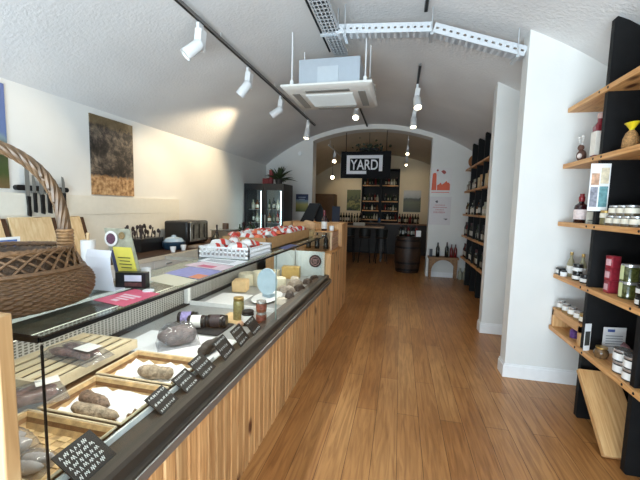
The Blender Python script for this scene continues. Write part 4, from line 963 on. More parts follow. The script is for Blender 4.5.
# small blue and yellow poster by the arch
t = thing('wine_poster', 'small poster, dark blue above yellow hills, beside the arch', 'poster', (-2.47, YB-.005, 1.47))
B().box(-2.63, -2.30, YB-.006, YB-.001, 1.47, 1.92).build('print', photo_mat('wine_print', landscape([(.06, (96, 104, 52)), (.22, (178, 168, 96)), (.34, (120, 150, 170)), (.36, (40, 50, 84)), (.5, (36, 44, 78))], .08)), t)
bb = B()
for k in range(2): bb.box(-2.56+.02*k, -2.37-.02*k, YB-.0075, YB-.006, 1.83-.05*k, 1.85-.05*k)
bb.build('printed_lines', mat('poster_text', (160, 170, 190), .5), t)
# orange skyline poster and red text poster
poster_white = mat('poster_white', (226, 222, 220), .5); orange = mat('poster_orange', (222, 92, 52), .5); red_ink = mat('poster_red', (178, 60, 66), .5)
t = thing('skyline_poster', 'white poster with an orange tower and rooftops, upper of two by arch', 'poster', (.905, YB-.005, 1.97))
B().box(.665, 1.145, YB-.006, YB-.001, 1.95, 2.58).build('print', poster_white, t)
bb = B(); ya, yb = YB-.0085, YB-.006
bb.prism([(.70, 2.06), (.81, 2.06), (.80, 2.42), (.79, 2.46), (.73, 2.46), (.715, 2.42)], 'XZ', ya, yb)
bb.prism([(.825, 2.06), (1.11, 2.06), (1.11, 2.20), (1.08, 2.24), (1.05, 2.24), (1.03, 2.28), (1.0, 2.25), (.97, 2.22), (.93, 2.19), (.90, 2.24), (.87, 2.20), (.825, 2.18)], 'XZ', ya, yb)
bb.box(.70, 1.10, ya, yb, 2.005, 2.02)
bb.build('orange_tower', orange, t)
bb = B(); bb.prism([(.90, 2.50), (.95, 2.53), (1.0, 2.50), (1.01, 2.46), (.97, 2.43), (.93, 2.46)], 'XZ', ya, yb); bb.lathe([(0, .001), (.025, 0)], M=Matrix.Translation((.82, YB-.0065, 2.52))@Matrix.Rotation(PI/2, 4, 'X'), seg=16)
bb.build('red_bird', mat('poster_bird', (170, 70, 60), .5), t)
t = thing('text_poster', 'pale poster with red lettering, lower of two by arch', 'poster', (.92, YB-.005, 1.255))
B().box(.67, 1.16, YB-.006, YB-.001, 1.25, 1.91).build('print', mat('poster_grey', (216, 210, 210), .5), t)
rnd = random.Random(9)
for k, (z, x0, x1, hh) in enumerate(((1.70, .80, 1.04, .025), (1.645, .76, 1.09, .028), (1.59, .82, 1.03, .025), (1.52, .78, 1.06, .05))):
    x = x0; bb = B()
    while x < x1-.02:
        w_ = rnd.uniform(.015, .03)
        bb.box(x, x+.007, ya, yb, z, z+hh); bb.box(x+.007, x+w_, ya, yb, z+hh*.4, z+hh*.4+.008)
        x += w_+.008
    bb.build('red_lettering', red_ink, t)

B().prism([(.80, 1.80), (.85, 1.83), (.87, 1.78), (.84, 1.76)], 'XZ', ya, yb).build('bird_mark', mat('mark_dark', (70, 60, 66), .5), t); B().prism([(1.0, 1.40), (1.10, 1.40), (1.07, 1.36)], 'XZ', ya, yb).build('corner_mark', MATS['mark_dark'], t)
# smoke detector
t = tag(B().lathe([(0, .035), (.045, .03), (.055, 0)], M=Matrix.Translation((-2.54, YB-.001, 2.95))@Matrix.Rotation(PI/2, 4, 'X'), seg=20).build('alarm_sounder', white_paint), 'small round white sensor high on the end wall', 'sensor')

# ================================================================== FRIDGE
fx0, fx1, fy0, fy1, fz = -3.43, -2.50, 7.25, 7.9, 2.09
fr = thing('drinks_fridge', 'tall black two door glass drinks fridge', 'fridge', (-2.9, 7.6, 0))
bb = B().box(fx0, fx0+.05, fy0+.05, fy1, 0.08, fz).box(fx1-.05, fx1, fy0+.05, fy1, .08, fz).box(fx0+.05, fx1-.05, fy1-.05, fy1, .08, fz).box(fx0+.05, fx1-.05, fy0+.05, fy1-.05, fz-.12, fz).box(fx0+.05, fx1-.05, fy0+.05, fy1-.05, .08, .3).box(fx0+.03, fx1-.03, fy0+.1, fy1-.05, 0, .08)
bb.build('cabinet', mat('fridge_black', (24, 26, 30), .35), fr)
B().box(fx0+.05, fx1-.05, fy1-.06, fy1-.05, .3, fz-.12).build('inner_back', mat('fridge_inner', (120, 128, 132), .5), fr)
shz = (0.62, 0.92, 1.22, 1.52)
for z in shz: B().box(fx0+.06, fx1-.06, fy0+.10, fy1-.08, z-.012, z).build('shelf', steel, fr)
mid = (fx0+fx1)/2
for k, (a, c) in enumerate(((fx0, mid-.005), (mid+.005, fx1))):
    dr = B().box(a, a+.055, fy0, fy0+.045, .1, fz).box(c-.055, c, fy0, fy0+.045, .1, fz).box(a+.055, c-.055, fy0, fy0+.045, .1, .17).box(a+.055, c-.055, fy0, fy0+.045, fz-.14, fz).build('door', mat('fridge_black', (24, 26, 30), .35), fr)
    B().box(a+.055, c-.055, fy0+.02, fy0+.026, .17, fz-.14).build('door_glass', glass_m, dr)
    hx = c-.035 if k == 0 else a+.035
    B().box(hx-.01, hx+.01, fy0-.03, fy0, .9, 1.4).build('handle', steel, dr)
    B().box(c-.085, c-.06, fy0+.05, fy0+.07, .32, fz-.16).build('light_strip', glow('fridge_led', (214, 240, 246), 9), fr)
fb = []
for si, z in enumerate(shz):
    for i in range(8):
        if si < 1 and i > 3: continue
        x = fx0+.12+i*.1; k = [5, 5, 3, 1, 4, 1, 2, 5][(i+si*3) % 8]
        PB[k].put((x, fy0+.22, z), random.uniform(2, 5), '%s, %s from the wall on %s fridge shelf' % (NMB[k], ORD[i], ('lowest', 'second', 'third', 'uppermost')[si]), 'bottles inside the fridge', .9)
# palm and red boxes on the fridge
t = thing('potted_palm', 'dark spiky potted plant on top of the fridge', 'plant', (-2.72, 7.55, fz))
B().lathe([(0, 0), (.07, 0), (.09, .12), (.08, .12), (0, .1)], (-2.72, 7.55, fz), 16).build('pot', mat('plant_pot', (40, 34, 30), .6), t)
bb = B(); rnd = random.Random(4)
for k in range(46):
    a = rnd.uniform(0, 2*PI); L = rnd.uniform(.30, .50); el = rnd.uniform(.15, 1.25); p = []
    for i in range(7):
        f = i/6; rr = L*math.cos(el)*f*1.15; p.append(Vector((-2.72+math.cos(a)*rr, 7.55+math.sin(a)*rr*.7, fz+.10+L*math.sin(el)*f*1.15-.34*f*f*L)))
    tl = rnd.uniform(-.9, .9); sv = Vector((-math.sin(a)*math.cos(tl), math.cos(a)*math.cos(tl), math.sin(tl)))
    for i in range(6):
        w0, w1 = [.026*math.sin(PI*min(1, (.18+.82*q/6))) for q in (i, i+1)]
        bb.poly([p[i]-sv*w0, p[i]+sv*w0, p[i+1]+sv*w1, p[i+1]-sv*w1])
bb.build('leaves', mat('palm_leaf', (46, 60, 34), .5, var=.3, scale=20), t)
red_box = mat('red_box', (124, 30, 34), .5)
tag(B().box(-3.08, -2.93, 7.45, 7.6, fz, fz+.13).build('red_box', red_box), 'low dark red box on the fridge beside the plant', 'box')
tag(B().box(-2.92, -2.85, 7.45, 7.55, fz, fz+.32).build('red_carton', red_box), 'tall narrow dark red carton on the fridge beside the plant', 'box')

# ================================================================== BLACK AND PINE SHELVING
SH = (0.56, 1.045, 1.52, 2.03, 2.515); ST_ = .038; SX0, SX1 = 1.40, 1.945
plate_m = black_wood
def shelving(label, y0, y1, ups, loc_y, trim_near=0):
    t = thing('shelving_unit', label, 'shelving', (1.68, loc_y, 0))
    for y in ups:
        N = 6; xs = [1.42+(SX1-1.42)*k/N for k in range(N+1)]
        pts = [(1.42, .01), (1.43, 0), (SX1, 0)]+[(x, min(2.985, vz(x)-.02)) for x in reversed(xs[1:])]+[(1.435, 2.99), (1.42, 2.975)]
        B().prism(pts, 'XZ', y-.02, y+.02).build('upright', plate_m, t)
    for z in SH:
        s = B().box(SX0, SX1, y0, y1, z-ST_, z).build('shelf_board', pine_y, t, bevel=.002)
        bb = B()
        for y in ups:
            for dy in (-.055, .055): bb.lathe([(0, .004), (.008, .003), (.009, 0)], M=Matrix.Translation((SX0, y+dy, z-ST_/2))@Matrix.Rotation(-PI/2, 4, 'Y'), seg=10)
        bb.build('bolt', black, s)
    return t
shelving('black and pine shelving unit of groceries before the nearer wall end', 1.75, 3.535, (2.985, 2.385, 1.80), 2.6)
shelving('black and pine shelving unit of bottles at the far side wall', 5.95, 8.42, (6.2, 6.75, 7.30, 7.85), 7.2)
# far shelving bottles: board index 0 lowest
rnd = random.Random(12)
nm = ('lowest', 'second', 'middle', 'fourth', 'top')
for bi in range(4):
    i = 0; y = 8.34
    while y > 6.0:
        if min(abs(y-uy) for uy in (6.2, 6.75, 7.30, 7.85)) > .07 and not (bi == 3 and y < 7.3 and rnd.random() < .6):
            if i < 20:
                k = rnd.choice([0, 2, 0, 2, 4, 1] if bi < 2 else [3, 5, 2, 1, 5]) if bi != 3 else rnd.choice([5, 3, 5])
                PB[k].put((1.475, y, SH[bi]), rnd.uniform(1.2, 4.2), '%s, %s from the posters on %s board of far shelving' % (NMB[k], ORD[i], nm[bi]), 'bottles on the %s board of the far shelving' % nm[bi], 1.0 if bi < 3 else .9)
            i += 1
        y -= .098
cart = [mat('carton_cream', (216, 192, 150), .6, var=.1), mat('carton_tan', (190, 150, 104), .6, var=.1)]
for k, (y, w_, h, mi) in enumerate(((7.15, .13, .20, 0), (6.97, .13, .24, 1), (6.55, .16, .22, 0), (6.37, .12, .26, 1))):
    tag(B().box(1.43, 1.56, y-w_/2, y+w_/2, SH[3], SH[3]+h).build('gift_carton', cart[mi]), '%s gift carton on the fourth board of far shelving, %s from the posters' % (('cream', 'tan')[mi], ORD[k]), 'box', 'cartons on the far shelving') if all(abs(y-o.location.y) > .0 for o in ()) else None
t = thing('round_wooden_plate', 'round wooden lid leaning on the top board of far shelving', 'plate', (1.60, 8.15, SH[4]))
B().lathe([(0, -.012), (.15, -.012), (.15, .012), (0, .012)], M=Matrix.Translation((1.56, 8.2, SH[4]+.152))@Matrix.Rotation(PI/2-.1, 4, 'X'), seg=28).build('disc', mat('copper_wood', (160, 104, 62), .5, var=.2), t)
t = thing('white_canister', 'white canister on the top board of far shelving', 'canister', (1.55, 6.45, SH[4]))
B().lathe([(0, 0), (.06, 0), (.06, .28), (.05, .30), (0, .30)], (1.50, 6.45, SH[4]), 18).build('body', mat('canister_grey', (190, 192, 196), .4), t)
# dark crates on the floor below the far shelving
for k, y in enumerate((8.1, 7.57, 7.02, 6.47)):
    tag(B().box(1.50, 1.9, y-.20, y+.20, 0, .44).build('dark_crate', mat('crate_dark', (34, 30, 28), .6)), 'dark crate under the far shelving, %s from the posters' % ORD[k], 'crate', 'dark crates under the far shelving')

# ------------------------------------------------------------------ near shelving goods
# top row: z = SH[3]
s2, s3, s4, s5 = SH[3], SH[2], SH[1], SH[0]
t = thing('antler_ornament', 'small brown figure with white antlers and round belly on upper board', 'ornament', (1.46, 3.36, s2))
B().blob((1.46, 3.36, s2+.05), (.036, .034, .05), 0, .05, 2, 14, 10).blob((1.45, 3.355, s2+.115), (.024, .024, .026), 0, .03, 3, 12, 8).build('body', mat('plush_brown', (96, 66, 54), .8, var=.3, scale=60), t)
B().blob((1.436, 3.335, s2+.045), (.018, .016, .022), 0, .02, 4, 10, 8).build('belly', mat('belly_white', (226, 214, 208), .7), t)
bb = B()
for sg in (-1, 1): bb.tube([(1.45, 3.355+sg*.01, s2+.13), (1.448, 3.355+sg*.03, s2+.165), (1.447, 3.355+sg*.028, s2+.20)], .004, 6); bb.blob((1.447, 3.355+sg*.028, s2+.20), (.014, .014, .014), 0, .05, 5, 8, 6)
bb.build('antlers', mat('antler_white', (220, 216, 210), .7), t)
t = thing('cordial_bottle', 'tall pink bottle with a big cream label on the upper board', 'bottle', (1.47, 3.14, s2))
B().box(1.435, 1.505, 3.105, 3.175, s2, s2+.255).build('bottle_glass', mat('cordial', (128, 40, 48), .15, coat=.4), t, bevel=.012)
B().box(1.434, 1.506, 3.104, 3.176, s2+.02, s2+.20).build('paper_label', mat('label_ivory', (234, 226, 214), .6, var=.05, scale=40), t)
B().lathe([(.03, .25), (.016, .275), (.016, .30)], (1.47, 3.14, s2), 16).build('neck', MATS['cordial'], t)
B().lathe([(.018, .298), (.019, .30), (.019, .34), (0, .342)], (1.47, 3.14, s2), 16).build('cap', mat('cap_rose', (196, 160, 150), .4), t)
nuts = mat('nuts', (178, 134, 84), .6, var=.5, scale=70, bump=.5)
for k, (x, y) in enumerate(((1.48, 2.76), (1.50, 2.60))):
    t = thing('nut_bag', ('bag of nuts tied with yellow ribbon, nearer the tall pink bottle', 'bag of nuts tied with yellow ribbon, at the edge by the black upright')[k], 'bag', (x, y, s2), 'bags of nuts')
    B().lathe([(0, 0), (.05, .0), (.062, .03), (.058, .10), (.04, .15), (.018, .175)], (x, y, s2), 18, sy=1.1).build('nut_filling', nuts, t); t.scale = (.74, .74, .74)
    bb = B().lathe([(.017, .172), (.02, .18), (.017, .188)], (x, y, s2), 14); bb.lathe([(.016, .186), (.045, .235), (.05, .24)], (x, y, s2), 12, sy=1.6)
    bb.build('yellow_ribbon', mat('yellow_film', (232, 208, 40), .4), t)
# sheet hanging from the board
t = thing('hanging_leaflet', 'white sheet of product photos clipped under the upper board', 'leaflet', (1.39, 3.04, 1.65))
B().box(1.390, 1.393, 2.95, 3.13, 1.675, 2.02).build('sheet', paper, t) if False else None
def sq(x0, x1, z0, z1, m, nme, off=0.0):
    def P(x, z): return (x, 2.95-off, z)
    return B().hexa([P(x0, z0), P(x1, z0), (x1, 2.9515-off, z0), (x0, 2.9515-off, z0), P(x0, z1), P(x1, z1), (x1, 2.9515-off, z1), (x0, 2.9515-off, z1)]).build(nme, m, t)
t.location = (1.42, 2.94, 1.62)
sq(1.352, 1.480, 1.62, 1.965, paper, 'sheet')
sq(1.361, 1.412, 1.81, 1.895, mat('photo_warm', (206, 164, 136), .5, var=.3, scale=40), 'photo', .0016)
sq(1.420, 1.472, 1.82, 1.935, mat('photo_sand', (220, 206, 178), .5, var=.2, scale=40), 'photo', .0016)
sq(1.361, 1.408, 1.65, 1.795, mat('photo_grey', (150, 150, 160), .5, var=.4, scale=40), 'photo', .0016)
sq(1.418, 1.472, 1.65, 1.80, mat('photo_teal', (110, 156, 160), .5, var=.3, scale=40), 'photo', .0016)
# third board
t = thing('liqueur_bottle', 'stout dark bottle with red cap and white label on the middle board', 'bottle', (1.46, 3.28, s3))
B().lathe([(0, 0), (.046, 0), (.049, .005), (.049, .125), (.044, .145), (.02, .165), (.018, .18)], (1.46, 3.28, s3), 24).build('bottle_glass', mat('liqueur', (44, 18, 20), .12, coat=.3), t)
B().lathe([(.021, .178), (.022, .18), (.022, .215), (.016, .222), (.016, .24), (0, .242)], (1.46, 3.28, s3), 18).build('cap', mat('cap_red', (140, 36, 40), .35), t)
B().lathe([(.0493, .03), (.05, .031), (.05, .11), (.0493, .111)], (1.46, 3.28, s3), 24).build('paper_label', mat('label_pinkwhite', (224, 206, 202), .6, var=.15, scale=60), t)
t = thing('tilted_card', 'small cream price card leaning beside the stout dark bottle', 'card', (1.47, 3.13, s3))
B().hexa([(1.435, 3.13, s3), (1.495, 3.13, s3), (1.495, 3.134, s3), (1.435, 3.134, s3), (1.455, 3.17, s3+.095), (1.505, 3.17, s3+.095), (1.505, 3.174, s3+.095), (1.455, 3.174, s3+.095)]).build('card', label_cream, t)
B().box(1.45, 1.50, 3.14, 3.18, s3, s3+.03).build('foot', mat('card_foot', (70, 72, 60), .5), t)
Proto(jar_root('pesto_jar', 'single greenish jar with gold lid below the hanging leaflet', .036, .105, cm('content_pesto', (110, 100, 62)), gold_lid, label_cream, lab_h=(.5, .8))).put((1.465, 2.925, s3), 0)
pj = Proto(jar_root('pate_jar', 'x', .041, .07, cm('content_pale', (92, 80, 62)), silver_lid, label_cream, lid_h=.014, group='small pale jars stacked on the middle board'))
pj_pos = []
for j in range(2):
    for i in range(4 if j == 0 else 3): pj_pos.append((i, j))
for (i, j) in pj_pos:
    pj.put((1.462, 2.835-.086*i-.03*j, s3+.07*j), .2*i, 'small pale jar, %s layer of middle board stack, %s from black upright' % (('lower', 'upper')[j], ORD[i]))
for i in range(3): pj.put((1.56, 2.84-.088*i, s3), .3*i, 'small pale jar, rear file of middle board stack, %s from upright' % ORD[i])
# fourth board
t = thing('truffle_pot', 'small black pot with pale lid at the end of the fourth board', 'pot', (1.44, 3.49, s4))
B().box(1.41, 1.475, 3.45, 3.52, s4, s4+.06).build('box', black_plastic, t, bevel=.004); B().box(1.405, 1.4095, 3.46, 3.51, s4+.015, s4+.045).build('paper_label', label_white, t)
t = thing('white_pot', 'little white pot in front of the two corked bottles', 'pot', (1.425, 3.41, s4))
B().lathe([(0, 0), (.025, 0), (.028, .035), (.02, .042)], (1.43, 3.405, s4), 18).build('pot', white_paint, t); B().lathe([(.022, .04), (.023, .042), (.023, .052), (0, .053)], (1.43, 3.405, s4), 18).build('lid', black_lid, t)
oil = mat('oil', (150, 142, 112), .12, coat=.3)
ob = thing('corked_bottle', 'corked oil bottle at the back, further from the black upright', 'bottle', (0, 0, 0), 'corked oil bottles')
B().lathe([(0, 0), (.028, 0), (.03, .004), (.03, .11), (.022, .14), (.011, .165), (.011, .19)], seg=18).build('bottle_glass', oil, ob)
B().lathe([(.012, .188), (.013, .19), (.013, .215), (0, .217)], seg=14).build('cap', gold_lid, ob); B().lathe([(.0303, .03), (.031, .031), (.031, .095), (.0303, .096)], seg=18).build('paper_label', label_white, ob)
ob = Proto(ob); ob.put((1.485, 3.42, s4), 0); ob.put((1.52, 3.30, s4), .5, 'corked oil bottle nearer the black upright'); ob.put((1.60, 3.20, s4), .8, 'corked oil bottle tucked behind the stacked black jars')
bj = Proto(jar_root('caviar_jar', 'short black jar with white label, top of the pair stack', .036, .068, cm('content_ink', (28, 26, 28)), black_lid, label_white, lid_h=.018, lab_h=(.15, .55), group='black jars on the fourth board'))
bj.put((1.465, 3.25, s4), 0, 'short black jar with white label, lower of first pair on fourth board'); bj.put((1.465, 3.25, s4+.068), .3, 'short black jar with white label, upper of first pair on fourth board')
bj.put((1.47, 3.13, s4), .5, 'short black jar with white label, lower of second pair on fourth board'); bj.put((1.47, 3.13, s4+.068), .8, 'short black jar with white label, upper of second pair on fourth board') if False else None
redbx = Proto(thing('jam_box', 'x', 'box', (0, 0, 0), 'red boxes on the fourth board'))
B().box(-.03, .03, -.03, .03, 0, .088).build('box', mat('jam_red', (140, 38, 50), .35, var=.25, scale=50), redbx.root, bevel=.003); B().box(-.031, -.0305, -.022, .022, .02, .065).build('paper_label', mat('label_rosy', (214, 170, 176), .5, var=.2, scale=60), redbx.root)
for k in range(3): redbx.put((1.475, 2.80, s4+.088*k), .1*k, 'red box, %s of the stack of three on the fourth board' % ('bottom', 'middle', 'topmost')[k])
gj = Proto(jar_root('antipasti_jar', 'x', .052, .115, cm('content_green', (76, 78, 40), .6), silver_lid, mat('label_green', (196, 200, 150), .5), lab_h=(.1, .9), arc=(2.9, 3.5), group='big green jars on the fourth board'))
for k in range(2): gj.put((1.50, 2.655, s4+.115*k), .1, 'big green jar, %s of two on the fourth board' % ('lower', 'upper')[k])
gj.put((1.62, 2.62, s4), 1.0, 'big green jar standing behind the two stacked ones')
bj.put((1.47, 2.46, s4), .2, 'short black jar right beside the near upright on fourth board'); bj.put((1.47, 2.46, s4+.068), .6, 'short black jar resting on another beside the near upright')
# fifth board: little wooden riser with jars, card, pots, tins
rs = thing('wooden_riser', 'small pine riser box with jars on top, at end of lowest board', 'riser', (1.50, 3.28, s5))
for z0 in (s5, ): pass
B().box(1.415, 1.58, 3.02, 3.525, s5+.155, s5+.175).build('top_board', pine_y, rs); B().box(1.415, 1.43, 3.02, 3.525, s5+.105, s5+.155).build('front_lip', pine_y, rs)
B().box(1.415, 1.58, 3.02, 3.05, s5, s5+.155).build('end_panel', pine, rs); B().box(1.415, 1.58, 3.495, 3.525, s5, s5+.155).build('end_panel', pine, rs)
rj = Proto(jar_root('rillette_jar', 'x', .034, .075, cm('content_honey', (146, 122, 86)), silver_lid, label_white, lid_h=.018, group='jars on the pine riser'))
for i in range(4): rj.put((1.46, 3.47-.105*i, s5+.175), .3*i, 'clip top jar with white label on the pine riser, %s from the white wall end' % ORD[i])
rj2 = Proto(jar_root('chocolate_jar', 'brown jar on the pine riser nearest to black upright', .038, .075, cm('content_brown', (92, 62, 44)), gold_lid, label_cream)); rj2.put((1.46, 3.06, s5+.175), 0)
t = tag(B().lathe([(0, 0), (.03, 0), (.032, .06), (.02, .075), (0, .076)], (1.47, 3.22, s5), 16).build('purple_jar', mat('purple_jar', (92, 60, 120), .3, var=.4, scale=60)), 'purple jar sheltered inside the pine riser', 'jar')
t = thing('framed_card', 'upright black and white card by the black upright on lowest board', 'card', (1.44, 2.955, s5))
B().hexa([(1.405, 2.925, s5), (1.455, 2.945, s5), (1.455, 2.95, s5), (1.405, 2.93, s5), (1.405, 2.925, s5+.21), (1.455, 2.945, s5+.21), (1.455, 2.95, s5+.21), (1.405, 2.93, s5+.21)]).build('card', paper, t)
t2 = B().hexa([(1.41, 2.9255, s5+.04), (1.45, 2.9415, s5+.04), (1.45, 2.943, s5+.04), (1.41, 2.927, s5+.04), (1.41, 2.9255, s5+.15), (1.45, 2.9415, s5+.15), (1.45, 2.943, s5+.15), (1.41, 2.927, s5+.15)]).build('dark_photo', mat('dark_photo', (60, 62, 58), .5, var=.4, scale=40), t)
t = thing('letter_sheet', 'printed white letter sheet propped at the back of lowest board', 'paper', (1.62, 2.9, s5))
B().rbox((1.60, 2.93, s5+.10), (.16, .003, .20), (0, 0, .15)).build('sheet', paper, t); B().rbox((1.575, 2.9245, s5+.175), (.05, .002, .02), (0, 0, .15)).build('blue_logo', mat('logo_blue', (72, 96, 160), .5), t)
bb = B()
for k in range(5): bb.rbox((1.60, 2.9275, s5+.135-.02*k), (.12, .0015, .005), (0, 0, .15))
bb.build('printed_lines', mat('print_grey', (140, 142, 150), .6), t)
t = thing('terracotta_pot', 'round brown glazed pot on the lowest board', 'pot', (1.465, 2.82, s5))
B().lathe([(0, 0), (.034, 0), (.046, .03), (.042, .055), (.032, .066), (.034, .07), (0, .07)], (1.47, 2.82, s5), 22).build('pot', mat('glaze_brown', (104, 80, 54), .2, var=.3, scale=30, coat=.3), t)
B().lathe([(.034, .07), (.036, .072), (.036, .082), (0, .083)], (1.47, 2.82, s5), 22).build('lid', gold_lid, t)
t = thing('sweet_bag', 'floral pink and white bag behind the brown pot', 'bag', (1.52, 2.72, s5))
t.location = (0, 0, 0)
pillow(B(), (0, 0, 0), .10, .15, .05, 0, 77, 8).build('bag', mat('floral', (196, 150, 156), .5, var=.5, scale=60), t); t.location = (1.54, 2.73, s5+.075); t.rotation_euler = (PI/2, 0, .9)
tin = Proto(thing('tin', 'x', 'tin', (0, 0, 0), 'round tins with white labels'))
B().lathe([(0, 0), (.05, 0), (.05, .07), (.048, .072), (0, .07)], seg=28).build('tin_body', black_lid, tin.root); B().lathe([(.0502, .008), (.051, .009), (.051, .052), (.0502, .053)], seg=28).build('paper_label', label_white, tin.root); B().lathe([(.051, .062), (.052, .064), (.052, .076), (.05, .078), (0, .078)], seg=28).build('lid', silver_lid, tin.root)
tin.put((1.475, 2.585, s5), 0, 'round tin with white label, lowest of the near stack on the lowest board'); tin.put((1.475, 2.595, s5+.078), 0, 'round tin with white label, upper of the near stack on the lowest board')
tin.put((1.60, 2.66, s5), 0, 'round tin with white label behind the brown pot'); tin.put((1.47, 2.475, s5), 0, 'round tin with white label against the near black upright')
tin.put((1.47, 2.475, s5+.078), 0, 'round tin on another tin against the near black upright')
tin.put((1.475, 2.30, s5), 0, 'round tin with white label past the near upright'); tin.put((1.475, 2.30, s5+.078), 0, 'round tin stacked on another past the near upright')
# pine plank sloping under the lowest board
t = thing('sloping_plank', 'thick knotty pine plank leaning under the lowest shelf board', 'plank', (1.50, 2.52, 0))
t.location = (0, 0, 0)
B().box(-.125, .125, 0, .575, 0, .04).build('plank', wood('plank_pine', [(186, 136, 84), (208, 162, 108), (222, 182, 130)], 'Y', .5, fine=60, knots=4.5), t, bevel=.003)
t.location = (1.492, 2.50, 0.005); t.rotation_euler = (.765, 0, 0)

# ================================================================== CEILING FITTINGS
track_grey = mat('track_grey', (112, 110, 108), .4, .2)
def track(label, x0, y0, z0, x1, y1, z1, m=track_grey):
    t = thing('lighting_track', label, 'lighting track', (x0, y0, z0))
    v = Vector((x1-x0, y1-y0, z1-z0)); 
    B().hexa([(x0-.018, y0, z0), (x0+.018, y0, z0), (x1+.018, y1, z1), (x1-.018, y1, z1), (x0-.018, y0, z0+.03), (x0+.018, y0, z0+.03), (x1+.018, y1, z1+.03), (x1-.018, y1, z1+.03)]).build('channel', m, t)
    B().hexa([(x0-.012, y0, z0-.001), (x0+.012, y0, z0-.001), (x1+.012, y1, z1-.001), (x1-.012, y1, z1-.001), (x0-.012, y0, z0+.001), (x0+.012, y0, z0+.001), (x1+.012, y1, z1+.001), (x1-.012, y1, z1+.001)]).build('slot', black, t)
    n = 4
    for k in range(n):
        f = (k+.5)/n; x, y, z = x0+(x1-x0)*f, y0+(y1-y0)*f, z0+(z1-z0)*f; B().box(x-.004, x+.004, y-.004, y+.004, z+.03, vz(x)+.01).build('fixing', white_metal, t)
    return t
track('long lighting track on the vault above the deli counter', -2.01, 1.2, 3.36, -1.89, 7.5, 3.36)
track('lighting track on the aisle side of vault, beyond the cable tray', .172, 4.85, 3.46, .172, 8.2, 3.46)
track('short lighting track piece on the aisle side of vault, at picture top', .155, 2.2, 3.46, .155, 3.58, 3.46)
track('lighting track at the crown of the vault beyond the air conditioner', -.855, 5.6, 3.55, -.855, 8.55, 3.55)
def lamp(label, x, y, zt_, yaw, pitch, target=None, power=0, lit=True, angle=75, s=1.3, group='track spotlights in the shop', grey=False):
    """white track spotlight: adapter, driver block, tilted cylindrical head with its lens"""
    t = thing('track_spotlight', label, 'spotlight', (x, y, zt_), group)
    B().box(x-.012*s, x+.012*s, y-.03*s, y+.03*s, zt_-.045*s, zt_).build('adapter', white_metal, t)
    B().rbox((x, y+.0*s, zt_-.12*s), (.055*s, .075*s, .15*s), (0, .12, 0)).build('driver_box', white_metal, t, bevel=.004)
    c = Vector((x, y-.0*s, zt_-.17*s))
    if target is not None: dv = (Vector(target)-c).normalized()
    else: dv = Vector((math.cos(yaw)*math.cos(pitch), math.sin(yaw)*math.cos(pitch), math.sin(pitch)))
    M = Matrix.Translation(c+dv*.05*s+Vector((0, -.03*s, 0)))@(-dv).to_track_quat('Z', 'Y').to_matrix().to_4x4()
    h = B().lathe([(0, .085*s), (.03*s, .082*s), (.042*s, .06*s), (.047*s, -.075*s), (.042*s, -.075*s), (.038*s, -.06*s)], M=M, seg=20).build('head', white_metal, t)
    B().lathe([(.038*s, -.06*s), (0, -.058*s)], M=M, seg=20).build('lens', glow('lamp_lens', (255, 236, 196), 9) if lit else mat('lens_off', (200, 196, 186), .3), h)
    if power:
        p = M@Vector((0, 0, -.09*s)); spot('spot', p, p+dv, power*(1 if 'bar' in group else SPOTS), angle)
    return t
zl = 3.36
lamp('nearest of the four white spotlights over the deli counter', -1.99, 3.2, zl, 0, 0, (-3.2, 2.3, 1.7), 24, False, 80)
lamp('second nearest of the four white spotlights over the deli counter', -1.98, 4.3, zl, 0, 0, (-3.2, 4.2, 1.6), 45)
lamp('third nearest of the four white spotlights over the deli counter', -1.95, 5.45, zl, 0, 0, (-3.45, 5.3, 2.15), 95, angle=95)
lamp('furthest of the four white spotlights over the deli counter', -1.91, 7.0, zl, 0, 0, (-2.1, 6.4, 0.6), 14)
lamp('lone white spotlight at the vault crown beyond the air conditioner', -.855, 6.5, 3.55, 0, 0, (-.75, 4.2, .9), 14)
lamp('first white spotlight on the aisle track', .172, 5.55, 3.46, 0, 0, (.5, 4.2, .6), 14)
lamp('second white spotlight on the aisle track', .172, 6.75, 3.46, 0, 0, (.1, 5.6, .0), 14)
# air conditioning cassette
ac = thing('ceiling_air_conditioner', 'grey ceiling cassette air conditioner hung on four rods', 'air conditioner', (-.85, 4.2, 2.9))
ax0, ax1, ay0, ay1 = -1.36, -.345, 3.78, 4.68
bb = B().box(-1.20, -.50, 3.96, 4.56, 2.925, 3.27).build('body', mat('ac_body', (176, 184, 192), .4, .35), ac)
B().box(-.98, -.74, 3.95, 3.961, 2.99, 3.18).box(-1.16, -.54, 3.955, 3.961, 2.94, 2.955).build('body_plate', mat('ac_plate', (190, 198, 204), .4, .3), bb)
pm = mat('ac_panel', (214, 212, 206), .4)
B().hexa([(ax0, ay0, 2.925), (ax1, ay0, 2.925), (ax1, ay1, 2.925), (ax0, ay1, 2.925)][::1]+[(ax0, ay0, 2.945), (ax1, ay0, 2.945), (ax1, ay1, 2.945), (ax0, ay1, 2.945)]).hexa([(ax0+.05, ay0+.05, 2.895), (ax1-.05, ay0+.05, 2.895), (ax1-.05, ay1-.05, 2.895), (ax0+.05, ay1-.05, 2.895), (ax0, ay0, 2.925), (ax1, ay0, 2.925), (ax1, ay1, 2.925), (ax0, ay1, 2.925)]).build('panel', pm, ac)
g = B().box(-1.13, -.575, 4.0, 4.46, 2.886, 2.894).build('intake_grille', mat('ac_grille', (224, 224, 220), .5), ac)
bb = B()
for k in range(22): bb.box(-1.12, -.585, 4.012+k*.02, 4.018+k*.02, 2.880, 2.886)
bb.build('grille_bars', mat('ac_bars', (206, 206, 202), .5), g)
lv = mat('ac_louvre', (140, 138, 132), .5)
